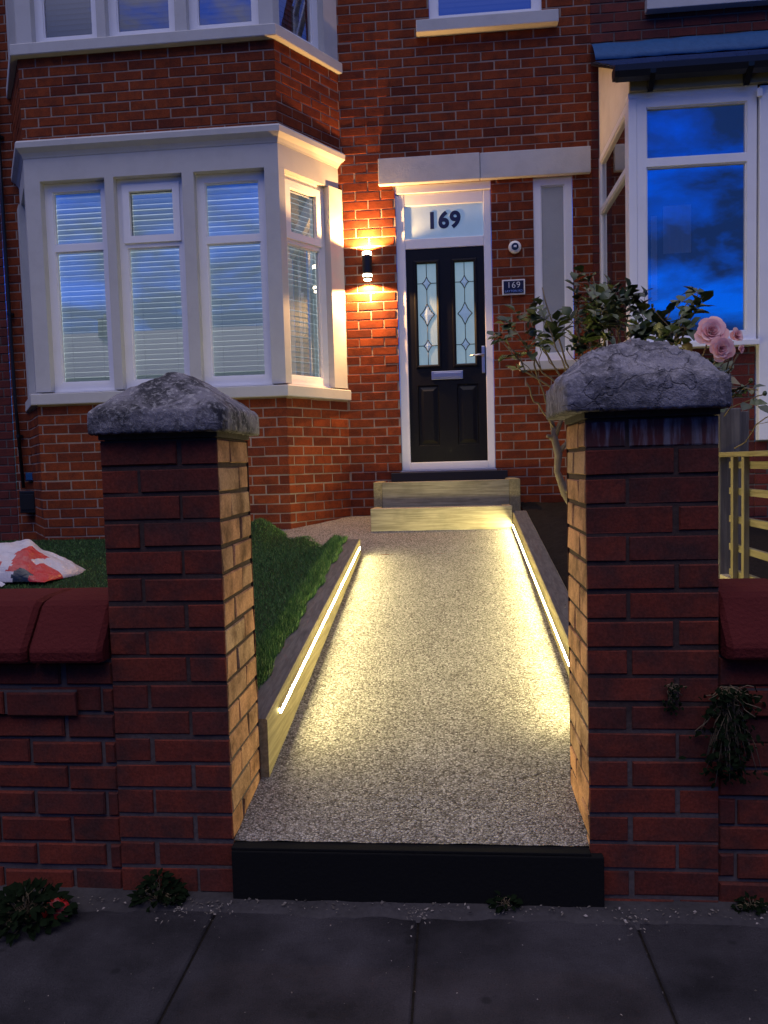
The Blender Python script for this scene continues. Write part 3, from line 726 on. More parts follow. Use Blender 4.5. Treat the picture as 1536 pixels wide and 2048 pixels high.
def entrance():
    # frame with fanlight
    fm = MB(); P = (0, 7.222)
    for (a, b) in (((-.443, 7.222, 1.268), (-.360, 7.31, 3.86)), ((.376, 7.222, 1.268), (.446, 7.31, 3.86))): fm.box(a, b, 0, .006)
    fm.box((-.3598, 7.224, 3.353), (.3758, 7.31, 3.447), 0, .006); fm.box((-.3598, 7.224, 3.752), (.3758, 7.31, 3.86), 0, .006)
    fm.box((-.3598, 7.216, 1.268), (.3758, 7.31, 1.343), 0, .005)
    fm.box((-.444, 7.205, 3.862), (.447, 7.32, 3.936), 0, .004)
    fr = fm.build('door_frame', M['upvc'], house)
    sm = MB(); sm.box((-.45, 7.175, 1.250), (.455, 7.30, 1.2665), 0, .003); sm.build('threshold', M['steel'], fr)
    pm = MB(); pane_quad(pm, P, (1, 0), -.362, .378, 3.445, 3.754, -.020); pm.build('fanlight', M['frosted'], fr)
    lettering('house_number', '169', .205, (.006, 7.2385, 3.604), M['navy'], fr, .002, .008, 1.06)
    # the leaf, with sunk panels and two tall lights
    lm = MB(); Y = 7.232
    x0, x1, z0, z1 = -.358, .374, 1.345, 3.351
    hol = [(-.256, -.076, 2.268, 3.214), (.100, .276, 2.268, 3.214), (-.275, -.075, 1.50, 2.075), (.098, .298, 1.50, 2.075)]
    for r in cut((x0, x1, z0, z1), hol):
        lm.add([(r[0], Y, r[2]), (r[1], Y, r[2]), (r[1], Y, r[3]), (r[0], Y, r[3])], [(0, 1, 2, 3)])
    lm.box((x0, Y+.03, z0), (x1, Y+.05, z1))
    for i, h in enumerate(hol):
        def rect(k, y): return [(h[0]+k, y, h[2]+k), (h[1]-k, y, h[2]+k), (h[1]-k, y, h[3]-k), (h[0]+k, y, h[3]-k)]
        rings = [rect(-.032, Y-.001), rect(-.028, Y-.010), rect(-.014, Y-.012), rect(.0, Y-.003), rect(.002, Y+.014)] if i < 2 else \
                [rect(0, Y), rect(.008, Y+.012), rect(.020, Y+.012), rect(.055, Y-.001), rect(.06, Y-.001)]
        vs = [v for r_ in rings for v in r_]; fs = []
        for a in range(len(rings)-1):
            for k in range(4): fs.append((a*4+k, a*4+(k+1) % 4, a*4+4+(k+1) % 4, a*4+4+k))
        if i >= 2: fs.append(tuple(len(vs)-4+k for k in range(4)))
        lm.add(vs, fs)
    door = lm.build('front_door', M['door_black'], house)
    for cx, (a, b) in ((-.168, hol[0][:2]), (.188, hol[1][:2])):
        pm = MB(); pane_quad(pm, (0, Y), (1, 0), a, b, 2.268, 3.214, -.010)
        def came(pts, w=.0035):
            for p, q in zip(pts, pts[1:]): pm.tube([(p[0], Y+.008, p[1]), (q[0], Y+.008, q[1])], w, 5, 1)
        def diamond(cz, hw, hh):
            pts = []
            for (sx, sz) in ((0, 1), (1, 0), (0, -1), (-1, 0)):
                pts.append((cx+sx*hw, cz+sz*hh))
            out = []
            for i in range(4):
                p, q = pts[i], pts[(i+1) % 4]
                for t in (0, .25, .5, .75):
                    m = (p[0]+(q[0]-p[0])*t, p[1]+(q[1]-p[1])*t); k = math.sin(math.pi*t)*.16
                    out.append((m[0]+(cx-m[0])*k*1.3, m[1]+(cz-m[1])*k*.6))
            came(out+[out[0]], .0045)
            inner = [(cx+(x-cx)*.86, Y+.007, cz+(z-cz)*.86) for x, z in out]
            pm.add(inner+[(cx, Y+.002, cz)], [(i, (i+1) % 16, 16) for i in range(16)], 2)
        zs = [(3.032, .040, .060), (2.738, .068, .105), (2.448, .040, .058)]
        for z in zs: diamond(*z)
        came([(cx, 3.214), (cx, 3.092)]); came([(cx, 2.972), (cx, 2.843)]); came([(cx, 2.633), (cx, 2.506)]); came([(cx, 2.390), (cx, 2.268)])
        for z, hw in ((3.032, .04), (2.738, .068), (2.448, .04)):
            if z != 2.738: came([(a, z), (cx-hw, z)]); came([(cx+hw, z), (b, z)])
        pm.build('door_glass', [M['textured_glass'], M['lead'], M['frosted']], door)
    lp = MB(); lp.box((-.142, Y-.014, 2.124), (.156, Y-.0005, 2.203), 0, .004); lp.box((-.118, Y-.020, 2.140), (.132, Y-.0145, 2.188), 0, .003)
    lp.build('letter_plate', M['steel'], door)
    hm = MB(); hm.box((.336, Y-.012, 2.170), (.366, Y-.0005, 2.424), 0, .005)
    hm.tube([(.351, Y-.012, 2.338), (.351, Y-.055, 2.338)], .010, 10); hm.tube([(.356, Y-.055, 2.338), (.30, Y-.058, 2.337), (.225, Y-.055, 2.330)], [.010, .009, .007], 10)
    hm.lathe((.351, Y-.012, 2.235), [(.008, -.004), (.008, -.006), (.0, -.006)], 12, 0, 'Y')
    hm.build('door_handle', M['steel'], door)
    pl = MB(); pl.box((-.547, 7.150, 1.163), (.555, 7.30, 1.249), 0, .006); pl.build('door_plinth', M['black_board'], house)
    # small obscure window beside the door
    fm = MB(); cells, bar, ring = frame_bars(fm, (0, 7.218), (1, 0), .838, 1.191, 2.262, 3.933, .066)
    w = fm.build('hall_window', M['upvc'], house)
    pm = MB(); pane_quad(pm, (0, 7.218), (1, 0), .90, 1.13, 2.32, 3.87, -.026); pm.build('window_pane', M['obscure_glass'], w)
    s = MB(); s.box((.682, 7.13, 2.172), (1.336, 7.28, 2.252), 0, .006); s.build('sill', M['stone_paint'], w)
    # bedroom window above the door
    fm = MB(); cells, bar, ring = frame_bars(fm, (0, 7.225), (1, 0), -.083, .933, 5.372, 6.69, .075, rails=(6.3,))
    w = fm.build('bedroom_window', M['upvc'], house)
    for c in cells:
        pm = MB(); pane_quad(pm, (0, 7.225), (1, 0), *c, -.026); pm.build('window_pane', M['glass'], w)
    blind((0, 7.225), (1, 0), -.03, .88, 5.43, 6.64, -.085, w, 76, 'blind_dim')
    mb = MB(); mb.box((-.08, 7.42, 5.3), (.93, 7.44, 6.7)); mb.build('room', M['room_dark'], w)
    s = MB(); s.box((-.206, 7.11, 5.258), (1.076, 7.30, 5.368), 0, .008); s.build('sill', M['stone_paint'], w)
entrance()

# ------------------------------------------------------------------ fittings fixed to the front wall
def wall_lamp():
    x, y = -.717, 7.125
    t = thing('wall_lamp', (x, 7.195, 3.06), 'black cylindrical up and down wall lamp glowing orange on the brick', 'lamp')
    z0, z1 = 3.06, 3.335
    mb = MB(); mb.lathe((x, y, 0), [(.040, z0+.055), (.046, z0+.058), (.046, z1-.050), (.040, z1-.047)], 28)
    mb.box((x-.028, y+.03, 3.13), (x+.028, 7.193, 3.27), 0, .004)
    mb.build('lamp_body', M['black_metal'], t)
    for nm, mt, pr in (('lamp_diffuser', 'lamp_glow', [(.043, z0+.030), (.043, z0+.0545)]), ('lamp_lens', 'lamp_glow', [(.034, z0+.016), (.034, z0+.001), (.0, z0)]),
                       ('lamp_diffuser', 'lamp_glow', [(.043, z1-.0465), (.043, z1-.014)]), ('lamp_rim', 'black_metal', [(.044, z0+.029), (.046, z0+.026), (.040, z0+.014), (.036, z0+.012)]),
                       ('lamp_rim', 'black_metal', [(.044, z1-.0138), (.046, z1-.012), (.046, z1-.004), (.040, z1)])):
        mb = MB(); mb.lathe((x, y, 0), pr, 28); mb.build(nm, M[mt], t)
    for nm, z, e, rot, k in (('lamp_beam', z1+.012, LAMP_SPOT, (R(180), 0, 0), 1.0), ('lamp_beam', z0-.012, LAMP_SPOT, (0, 0, 0), 1.1)):
        for size, frac, bl in ((70, .9, .5), (158, 1.8, .25)):
            l = bpy.data.lights.new(nm, 'SPOT'); l.energy = e*frac*k; l.color = LAMP_COL; l.spot_size = R(size); l.spot_blend = bl; l.shadow_soft_size = .012
            o = bpy.data.objects.new(nm, l); COL.objects.link(o); o.parent = t; o.location = (0, y-7.195, z-3.06); o.rotation_euler = rot
wall_lamp()
def plaque():
    t = thing('house_plaque', (.64, 7.197, 2.876), 'small navy plaque with a white border reading 169 Layton Rd', 'sign')
    mb = MB(); mb.box((.535, 7.178, 2.876), (.747, 7.193, 3.017), 0, .004); mb.build('border', M['white_paint'], t)
    mb = MB(); mb.box((.549, 7.172, 2.889), (.733, 7.1775, 3.004), 0, .002); mb.build('plate', M['plaque'], t)
    lettering('number', '169', .080, (.641, 7.1708, 2.962), M['white_paint'], t, .0008, -.0008, 1.08)
    lettering('street_name', 'LAYTON RD', .029, (.641, 7.1708, 2.908), M['steel'], t, .0006, 0, 1.02)
plaque()
def sensor():
    t = thing('door_sensor', (.659, 7.197, 3.245), 'round white sensor with a dark square centre between door and hall window', 'sensor')
    mb = MB(); mb.lathe((.659, 7.197, 3.311), [(.058, 0), (.060, -.012), (.056, -.026), (.042, -.034), (.034, -.036)], 30, 0, 'Y')
    mb.build('housing', M['white_paint'], t)
    mb = MB(); mb.lathe((.659, 7.163, 3.311), [(.0345, .002), (.031, -.006), (.0, -.007)], 24, 0, 'Y'); mb.build('lens', M['lens'], t)
    mb = MB(); mb.box((.646, 7.150, 3.303), (.672, 7.1555, 3.321), 0, .002); mb.build('button', M['white_paint'], t)
sensor()
def downpipe():
    t = thing('downpipe', (-4.26, 7.17, .95), 'thin black pipe running down dark brick beside the bay', 'pipe')
    mb = MB(); mb.tube([(-4.285, 7.16, 6.9), (-4.28, 7.16, 3.8), (-4.27, 7.16, 2.1), (-4.235, 7.16, 1.2)], .017, 10); mb.build('pipe', M['black_plastic'], t)
    for z in (2.9, 4.6, 1.7):
        mb = MB(); x = -4.277 if z > 2 else -4.255; mb.lathe((x, 7.16, z), [(.019, 0), (.023, .002), (.023, .028), (.019, .030)], 14); mb.box((x-.03, 7.172, z+.004), (x+.03, 7.195, z+.026)); mb.build('pipe_bracket', M['black_plastic'], t)
    b = thing('utility_box', (-4.16, 7.19, .95), 'small black box low on the wall left of the bay', 'box')
    mb = MB(); mb.box((-4.25, 7.10, .95), (-4.085, 7.19, 1.17), 0, .01); mb.build('case', M['black_plastic'], b)
    mb = MB(); mb.box((-4.24, 7.094, .985), (-4.095, 7.0985, 1.135), 0, .002); mb.build('lid', M['black_metal'], b)
    s = thing('junction_box', (-4.17, 7.19, 1.26), 'little grey square junction box above the black box', 'box')
    mb = MB(); mb.box((-4.21, 7.165, 1.27), (-4.13, 7.19, 1.35), 0, .005); mb.build('case', M['flashing'], s)
    mb = MB(); mb.box((-4.202, 7.161, 1.278), (-4.138, 7.1645, 1.342), 0, .002); mb.build('cover', M['flashing'], s)
downpipe()

# ------------------------------------------------------------------ the houses either side
def left_house():
    t = thing('brick_house', (-6.0, 7.2, .5), 'dark brick house wall at the far left edge beyond the downpipe', 'house')
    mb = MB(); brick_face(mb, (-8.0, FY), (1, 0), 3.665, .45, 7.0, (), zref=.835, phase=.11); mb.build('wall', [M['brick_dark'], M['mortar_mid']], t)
left_house()
NY = 6.05
def right_house():
    t = thing('brick_house', (3.0, 7.2, .5), 'neighbouring dark brick house with square white bay under a slate lean-to roof', 'house')
    mb = MB(); x0 = 1.3702
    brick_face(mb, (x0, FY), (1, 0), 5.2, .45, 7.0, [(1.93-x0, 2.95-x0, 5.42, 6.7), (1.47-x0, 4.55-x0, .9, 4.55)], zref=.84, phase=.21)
    mb.build('wall', [M['brick_dark'], M['mortar_mid']], t)
    # brick below the bay sill
    mb = MB(); brick_face(mb, (1.44, NY+.03), (1, 0), .935, .5, 2.16, (), zref=.84, phase=.05); brick_face(mb, (1.44, 7.2), (0, -1), 1.16, .5, 2.16, (), zref=.84)
    mb.build('bay_wall', [M['brick_dark'], M['mortar_mid']], t)
    # the bay frame
    fm = MB(); cells, bar, ring = frame_bars(fm, (0, NY), (1, 0), 1.490, 2.372, 2.208, 4.06, .070, rails=(3.577,))
    w = fm.build('bay_window', M['upvc'], t)
    mb = MB(); mb.box((1.427, NY-.004, 2.209), (1.489, NY+.07, 4.058), 0, .004); mb.box((1.427, NY-.002, 4.0605), (2.375, NY+.08, 4.10)); mb.build('corner_post', M['upvc'], w)
    for c in cells:
        pm = MB(); pane_quad(pm, (0, NY), (1, 0), *c, -.028); gasket(pm, (0, NY), (1, 0), c); pm.build('window_pane', [M['glass_mirror'], M['black_plastic']], w)
    fm = MB(); cells, bar, ring = frame_bars(fm, (1.430, 7.19), (0, -1), .0, 1.068, 2.209, 4.06, .055, rails=(3.577,))
    f2 = fm.build('window_frame', M['upvc'], w)
    for c in cells:
        pm = MB(); pane_quad(pm, (1.430, 7.19), (0, -1), *c, -.028); gasket(pm, (1.430, 7.19), (0, -1), c); pm.build('window_pane', [M['glass'], M['black_plastic']], w)
    mb = MB(); mb.box((1.40, NY-.05, 2.165), (2.383, NY+.05, 2.2075), 0, .006); mb.build('sill', M['upvc'], w)
    mb = MB()   # papers and curtain seen dimly in the window
    mb.add([(1.44, 7.15, 2.1), (4.5, 7.15, 2.1), (4.5, 7.15, 4.1), (1.44, 7.15, 4.1)], [(0, 1, 2, 3)], 0)
    mb.add([(1.44, 6.1, 2.16), (4.5, 6.1, 2.16), (4.5, 7.15, 2.16), (1.44, 7.15, 2.16)], [(0, 1, 2, 3)], 0)
    mb.add([(1.44, 6.1, 4.09), (4.5, 6.1, 4.09), (4.5, 7.15, 4.09), (1.44, 7.15, 4.09)], [(0, 1, 2, 3)], 0)
    mb.build('room', M['room_dark'], w)
    mb = MB(); mb.box((1.78, 6.40, 2.98), (2.00, 6.402, 3.36)); mb.box((1.70, 6.45, 2.62), (1.745, 6.46, 3.30)); mb.build('notice', M['curtain'], w)
    # cheek, fascia, gutter, roof
    mb = MB(); mb.add([(1.434, 7.19, 4.062), (1.434, 6.06, 4.062), (1.434, 6.02, 4.27), (1.434, 7.19, 4.87)], [(0, 1, 2, 3)])
    mb.add([(1.50, 7.19, 4.062), (1.50, 6.06, 4.062), (1.50, 6.02, 4.27), (1.50, 7.19, 4.87)], [(3, 2, 1, 0)])
    mb.build('cheek', M['render'], t)
    mb = MB(); mb.box((1.432, 6.012, 4.101), (4.6, 6.05, 4.215), 0, .003); mb.build('fascia', M['fascia'], t)
    rm = MB(); top = (7.02, 4.835); bot = (5.93, 4.235); n = 8
    for i in range(n):
        f0, f1 = i/n, (i+1)/n
        y0 = bot[0]+(top[0]-bot[0])*f0; y1 = bot[0]+(top[0]-bot[0])*f1+.02; z0 = bot[1]+(top[1]-bot[1])*f0+.012; z1 = bot[1]+(top[1]-bot[1])*f1+.010
        x = 1.352 + (.14 if i % 2 else 0) - .28
        while x < 4.7:
            a, b = max(x+.002, 1.352+random.uniform(-.004, .004)), x+.278
            if b > a+.02:
                o = random.uniform(0, .003)
                rm.hexa([(a, y0, z0-.008+o), (b, y0, z0-.008+o), (b, y1, z1-.012), (a, y1, z1-.012), (a, y0, z0+o), (b, y0, z0+o), (b, y1, z1-.004), (a, y1, z1-.004)], 0)
            x += .28
    rm.hexa([(1.37, 5.95, 4.22), (4.6, 5.95, 4.22), (4.6, 7.19, 4.89), (1.37, 7.19, 4.89), (1.37, 5.95, 4.232), (4.6, 5.95, 4.232), (4.6, 7.19, 4.905), (1.37, 7.19, 4.905)], 1)
    roof = rm.build('lean_to_roof', [M['slate'], M['black_board']], t)
    fl = MB(); k = 24; vs = []; fs = []
    for i in range(k+1):
        x = 1.372+3.3*i/k
        for (y, z) in ((7.185, 5.070), (7.155, 5.062), (7.10, 5.005), (7.03, 4.905), (6.995, 4.850), (7.0, 4.838)): vs.append((x, y, z+random.uniform(-.006, .006)))
    for i in range(k):
        for j in range(5): fs.append((i*6+j, i*6+j+1, i*6+7+j, i*6+6+j))
    fl.add(vs, fs, 0, True); fl.build('flashing', M['flashing'], roof)
    gm = MB(); prof = [(-.062, .042), (-.060, .0), (-.042, -.040), (0, -.058), (.035, -.040), (.050, 0), (.052, .042), (.044, .042), (.03, -.02), (0, -.046), (-.036, -.028), (-.054, .042)]
    gm.prism_x([(5.955+y, 4.200+z) for y, z in prof], 1.315, 4.7); gm.prism_x([(5.955+y*1.12, 4.200+z*1.08) for y, z in ((-.052, .042), (-.050, .0), (-.035, -.032), (0, -.046), (.035, -.032), (.050, 0), (.052, .042))], 1.298, 1.3145)
    gut = gm.build('gutter', M['black_plastic'], t)
    for x in (1.575, 2.275, 2.98):
        bm_ = MB(); bm_.prism_x([(5.895, 4.20), (5.955, 4.145), (6.010, 4.20), (6.011, 4.08), (5.99, 4.075), (5.95, 4.125), (5.90, 4.17)], x-.02, x+.02); bm_.build('gutter_bracket', M['black_plastic'], gut)
    # door at the far right, panelled wall beyond
    dm = MB()
    dm.box((2.386, 6.03, 1.44), (2.47, 6.12, 4.085), 0, .006); dm.box((2.4705, 6.035, 3.98), (3.30, 6.12, 4.085), 0, .006)
    dm.box((2.36, 6.01, 4.0), (2.4, 6.028, 4.06), 0, .004); dm.box((3.30, 6.03, 1.44), (3.38, 6.12, 4.085), 0, .006); dm.box((2.4705, 6.035, 1.44), (3.2995, 6.12, 1.52), 0, .004)
    df = dm.build('door_frame', M['upvc'], t)
    lm = MB(); lm.box((2.4705, 6.05, 1.5205), (3.2995, 6.09, 3.979)); lm.box((2.56, 6.042, 1.66), (3.21, 6.0495, 2.40), 0, .004)
    lm.build('front_door', M['upvc'], df)
    pm = MB(); pane_quad(pm, (0, 6.05), (1, 0), 2.56, 3.21, 2.5, 3.9, .004); pm.build('door_glass', M['glass_mirror'], df)
    mb = MB(); brick_face(mb, (2.3752, 6.075), (1, 0), 3.0, .45, 1.438, (), zref=.84, phase=.1); brick_face(mb, (3.385, 6.04), (1, 0), 2.0, 1.438, 4.08, (), zref=.84, phase=.1); mb.build('porch_wall', [M['brick_dark'], M['mortar_mid']], t)
    # upper window
    fm = MB(); cells, bar, ring = frame_bars(fm, (0, 7.225), (1, 0), 1.94, 2.94, 5.425, 6.69, .07)
    w = fm.build('bedroom_window', M['upvc'], t)
    for c in cells:
        pm = MB(); pane_quad(pm, (0, 7.225), (1, 0), *c, -.026); pm.build('window_pane', M['glass_mirror'], w)
    mb = MB(); mb.box((1.94, 7.42, 5.4), (2.95, 7.44, 6.7)); mb.build('room', M['room_dark'], w)
    s = MB(); s.box((1.85, 7.12, 5.305), (3.05, 7.30, 5.415), 0, .006); s.build('sill', M['stone_paint'], w)
right_house()
def opposite_row():
    t = thing('terrace_row', (0, -24, -.1), 'dark terraced houses across the street mirrored in the window glass', 'house')
    mb = MB(); mb.box((-40, -32, -.1), (11.0, -25, 6.3)); mb.box((24.0, -32, -.1), (44, -25, 6.0)); mb.build('wall', M['house_far'], t)
    mb = MB()
    for x0, x1 in ((-40, 11.5), (23.5, 44)):
        mb.add([(x0, -24.6, 6.3), (x1, -24.6, 6.3), (x1, -32.4, 6.3), (x0, -32.4, 6.3), (x0+3.6, -28.5, 9.3), (x1-3.6, -28.5, 9.3)],
               [(0, 1, 5, 4), (2, 3, 4, 5), (1, 2, 5), (3, 0, 4), (3, 2, 1, 0)])
    mb.build('roof', M['slate'], t)
    for x in (-30, -19, -9, 0):
        mb = MB(); mb.box((x-.5, -29, 8.6), (x+.5, -28, 10.0), 0, .03)
        for k in (-.25, .25): mb.lathe((x+k, -28.5, 10.0), [(.12, 0), (.10, .3), (.12, .32)], 12)
        mb.build('chimney', M['house_far'], t)
opposite_row()

# ------------------------------------------------------------------ gate pillars and the low front wall
def pillar(x0, x1, top, name_label, facing, cap_args):
    t = thing('gate_pillar', ((x0+x1)/2, 2.43, -.02), name_label, 'pillar')
    y0, y1 = 2.25, 2.615; zr = top-.012-BH*17
    mb = MB()
    def front(c, z):
        if facing == 'left' and z > top-.115: return 3
        return 0
    def sub(P, d, L, mi, ph): brick_face(mb, P, d, L, -.03, top-.012, (), mi, 1, joint=.013, zref=zr, pier=True, phase=ph, jit=.0018, prot=.005, ch=.003)
    sub((x0, y0), (1, 0), x1-x0, front, 1 if facing == 'right' else 0)                       # street face
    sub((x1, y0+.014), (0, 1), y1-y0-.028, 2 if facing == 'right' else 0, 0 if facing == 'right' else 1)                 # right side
    sub((x1, y1), (-1, 0), x1-x0, 0, 1)                                                        # garden side
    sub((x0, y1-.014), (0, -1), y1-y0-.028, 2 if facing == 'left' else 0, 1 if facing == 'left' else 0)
    mb.box((x0+.012, y0+.012, -.03), (x1-.012, y1-.012, top-.002), 1)
    mb.build('brickwork', [M['brick_pillar'], M['mortar_pillar'], M['brick_lit'], M['brick_streaked']], t)
    # the weathered cap stone
    cx0, cx1, cy0, cy1, zb, rim, peak, pw, mat, seed = cap_args
    cm = MB(); n = 80; rs = np.random.default_rng(seed); ph = rs.uniform(0, 6.28, (8, 3)); fq = rs.uniform(6, 38, (8, 2))
    def wob(x, y): return sum(math.sin(fq[i, 0]*x+ph[i, 0])*math.sin(fq[i, 1]*y+ph[i, 1])/(6+fq[i, 0]*.5) for i in range(8))
    vs = []; fs = []; lo = zb
    for j in range(n+1):
        for i in range(n+1):
            u, v = i/n*2-1, j/n*2-1
            r = (abs(u)**pw[1]+abs(v)**pw[1])**(1/pw[1]); r = min(r, 1)
            m = max(abs(u), abs(v))
            z = lo+rim+(peak-lo-rim)*max(0, (1-r**pw[0]))
            z += .016*wob(u*.22, v*.22)*(1-m**8)
            if mat == 'cap_b':      # flaked skin: shallow ledges
                p_ = Vector((u*2.2+5, v*2.2, .3)); q = mnoise.fractal(p_, 1.0, 2.0, 4); z += (.010 if q > .16 else 0)+(.008 if q > -.22 else 0)+.012*mnoise.fractal(p_*2.4, .9, 2.1, 5)
            else: z += .010*mnoise.fractal(Vector((u*3, v*3, 2)), .9, 2.1, 5)
            if m > .95: z -= .006*((m-.95)/.05)**2
            k = 1-.02*(max(abs(u), 0)**6)*(abs(v)**6)*3
            vs.append(((cx0+cx1)/2+u*(cx1-cx0)/2*k+.002*wob(v, u), (cy0+cy1)/2+v*(cy1-cy0)/2*k+.002*wob(v+3, u), z))
    for j in range(n):
        for i in range(n): a = j*(n+1)+i; fs.append((a, a+1, a+n+2, a+n+1))
    o = len(vs)
    border = [i for i in range(n+1)] + [j*(n+1)+n for j in range(1, n+1)] + [n*(n+1)+i for i in range(n-1, -1, -1)] + [j*(n+1) for j in range(n-1, 0, -1)]
    nb = len(border); levels = [(1.003, .80), (1.005, .4), (1.003, .08), (.99, 0)]
    cxm, cym = (cx0+cx1)/2, (cy0+cy1)/2; prev = border
    for (kk, fr) in levels:
        cur = []
        for q, bidx in enumerate(border):
            x, y, z = vs[bidx]; zz = zb+(z-zb)*fr; w = .0025*math.sin(q*1.7+fr*9+seed)+.0015*math.sin(q*.6)
            cur.append(len(vs)); vs.append((cxm+(x-cxm)*(kk+w), cym+(y-cym)*(kk+w), zz + (.002*math.sin(q*.9) if fr == 0 else 0)))
        for q in range(nb): fs.append((prev[q], prev[(q+1) % nb], cur[(q+1) % nb], cur[q]))
        prev = cur
    fs.append(tuple(prev))
    cm.add(vs, fs, 0, True); cm.build('cap_stone', M[mat], t)
    mb = MB(); mb.box((x0-.004, y0-.004, top-.010), (x1+.004, y1+.004, zb+.006), 0, .004); mb.build('mortar_bed', M['mortar_dark'], t)
pillar(-1.075, -.705, 1.440, 'left brick gate pillar with a low dark mottled cap stone', 'right', (-1.108, -.662, 2.205, 2.665, 1.447, .070, 1.655, (1.28, 12.0), 'cap_a', 3))
pillar(.402, .780, 1.458, 'right brick gate pillar with a tall flaking domed cap stone', 'left', (.333, .812, 2.195, 2.665, 1.468, .088, 1.682, (1.7, 9.0), 'cap_b', 11))
def front_wall(xa, xb, label, side):
    t = thing('garden_wall', ((xa+xb)/2, 2.43, -.02), label, 'wall')
    mb = MB()
    brick_face(mb, (xa, 2.256), (1, 0), xb-xa, -.03, .742, (), 0, 1, joint=.012, zref=.735-BH*9, phase=.08 if side == 'left' else .17, jit=.003, prot=.010, ch=.005)
    brick_face(mb, (xb, 2.60), (-1, 0), xb-xa, -.03, .742, (), 0, 1, joint=.012, zref=.735-BH*9, phase=.08, jit=.003)
    pa, pb = (xa, xb-.115) if side == 'left' else (xa+.075, xb)
    mb.box((pa, 2.268, .565), (pb, 2.30, .735), 1)
    brick_face(mb, (pa, 2.236), (1, 0), pb-pa, .565, .645, (), 0, 1, joint=.010, zref=.5625, phase=.13, jit=.003, prot=.012)
    mb.box((pa+.003, 2.245, .567), (pb-.003, 2.2565, .643), 1)
    mb.build('brickwork', [M['brick_pillar'], M['mortar_mid']], t)
    x = xb if side == 'left' else xa; k = 0
    while (x > xa+.02 if side == 'left' else x < xb-.02):
        L = (.245 if k == 0 else .45); a, b = (max(x-L, xa), x) if side == 'left' else (x, min(x+L, xb))
        cm = MB(); a += .004; b -= .004
        prof = [(2.196, .744), (2.192, .752), (2.192, .778), (2.198, .790), (2.285, .908), (2.305, .922), (2.36, .930), (2.50, .930), (2.555, .922), (2.575, .908), (2.658, .79), (2.664, .778), (2.664, .744)]
        e = .014; mid = (2.43, .80); rings = []
        for xx, s in ((a, .93), (a+e, 1), (b-e, 1), (b, .93)):
            rings.append([(xx, mid[0]+(y-mid[0])*s, (mid[1]+(z-mid[1])*s) if z > .75 else z) for y, z in prof])
        vs = [v for r_ in rings for v in r_]; n = len(prof); fs = [(i*n+q, i*n+(q+1) % n, (i+1)*n+(q+1) % n, (i+1)*n+q) for i in range(3) for q in range(n)]
        fs += [tuple(range(n))[::-1], tuple(range(3*n, 4*n))]
        cm.add(vs, fs); cm.build('coping', M['coping'], t)
        x = a-.004 if side == 'left' else b+.004; k += 1
front_wall(-4.2, -1.078, 'low red brick front wall with red coping left of the gateway', 'left')
front_wall(.783, 4.2, 'low red brick front wall with red coping right of the gateway', 'right')
t = thing('step_riser', (-.14, 2.25, -.02), 'black painted board closing the front of the gravel path', 'step')
mb = MB(); mb.box((-.703, 2.218, -.03), (.438, 2.2465, .140), 0, .004); mb.build('board', M['black_rough'], t)
mb = MB(); mb.box((-.703, 2.222, .1405), (.400, 2.264, .149), 0, .002); mb.build('top_trim', M['black_rough'], t)

# ------------------------------------------------------------------ timber edgings, LED tapes, steps
def sloped_beam(mb, x0, x1, y0, y1, topf, hgt, mi_side=0, mi_top=1, n=16):
    b = .006; ys = [y0+(y1-y0)*i/n for i in range(n+1)]; rings = []
    for y in ys:
        z = topf(y)+random.gauss(0, .0006)
        rings.append([(x0, y, z-hgt), (x0, y, z-b), (x0+b, y, z), (x1-b, y, z), (x1, y, z-b), (x1, y, z-hgt)])
    vs = [v for r_ in rings for v in r_]
    for i in range(n):
        for q, mi in ((0, mi_side), (1, mi_side), (2, mi_top), (3, mi_side), (4, mi_side), (5, mi_side)):
            a = i*6+q; c = i*6+(q+1) % 6
            mb.add([vs[a], vs[c], vs[c+6], vs[a+6]], [(0, 1, 2, 3)], mi)
    mb.add(rings[0], [(0, 1, 2, 3, 4, 5)], mi_side); mb.add(rings[-1], [(5, 4, 3, 2, 1, 0)], mi_side)
def edging(label, x0, x1, y0, y1, topf, face, led):
    t = thing('timber_edging', ((x0+x1)/2, (y0+y1)/2, path_z((y0+y1)/2)-.02), label, 'edging')
    mb = MB(); sloped_beam(mb, x0, x1, y0, y1, topf, .30); mb.build('sleeper', [M['timber_y'], M['timber_top']], t)
    s = thing('light_strip', (face, (led[0]+led[2])/2, (led[1]+led[3])/2), led[4], 'light')
    sg = 1 if face < 0 else -1
    ya, za, yb, zb = led[:4]; w = .0085
    mb = MB(); o = .0025
    mb.add([(face+sg*.0032, ya, za-w), (face+sg*.0032, yb, zb-w), (face+sg*.0078, yb, zb+w), (face+sg*.0078, ya, za+w)], [(0, 1, 2, 3)])
    mb.build('led_tape', M['led'], s)
    mb = MB()
    for q in (-1, 1):
        zz0, zz1 = (w, w+.003) if q > 0 else (-w-.003, -w)
        mb.hexa([(face+sg*.0006, ya, za+zz0), (face+sg*.0105, ya, za+zz0), (face+sg*.0105, yb, zb+zz0), (face+sg*.0006, yb, zb+zz0), (face+sg*.0006, ya, za+zz1), (face+sg*.0105, ya, za+zz1), (face+sg*.0105, yb, zb+zz1), (face+sg*.0006, yb, zb+zz1)])
    mb.hexa([(face+sg*.0006, ya-.002, za-w), (face+sg*.003, ya-.002, za-w), (face+sg*.003, yb+.002, zb-w), (face+sg*.0006, yb+.002, zb-w), (face+sg*.0006, ya-.002, za+w), (face+sg*.003, ya-.002, za+w), (face+sg*.003, yb+.002, zb+w), (face+sg*.0006, yb+.002, zb+w)])
    mb.build('channel', M['steel'], s)
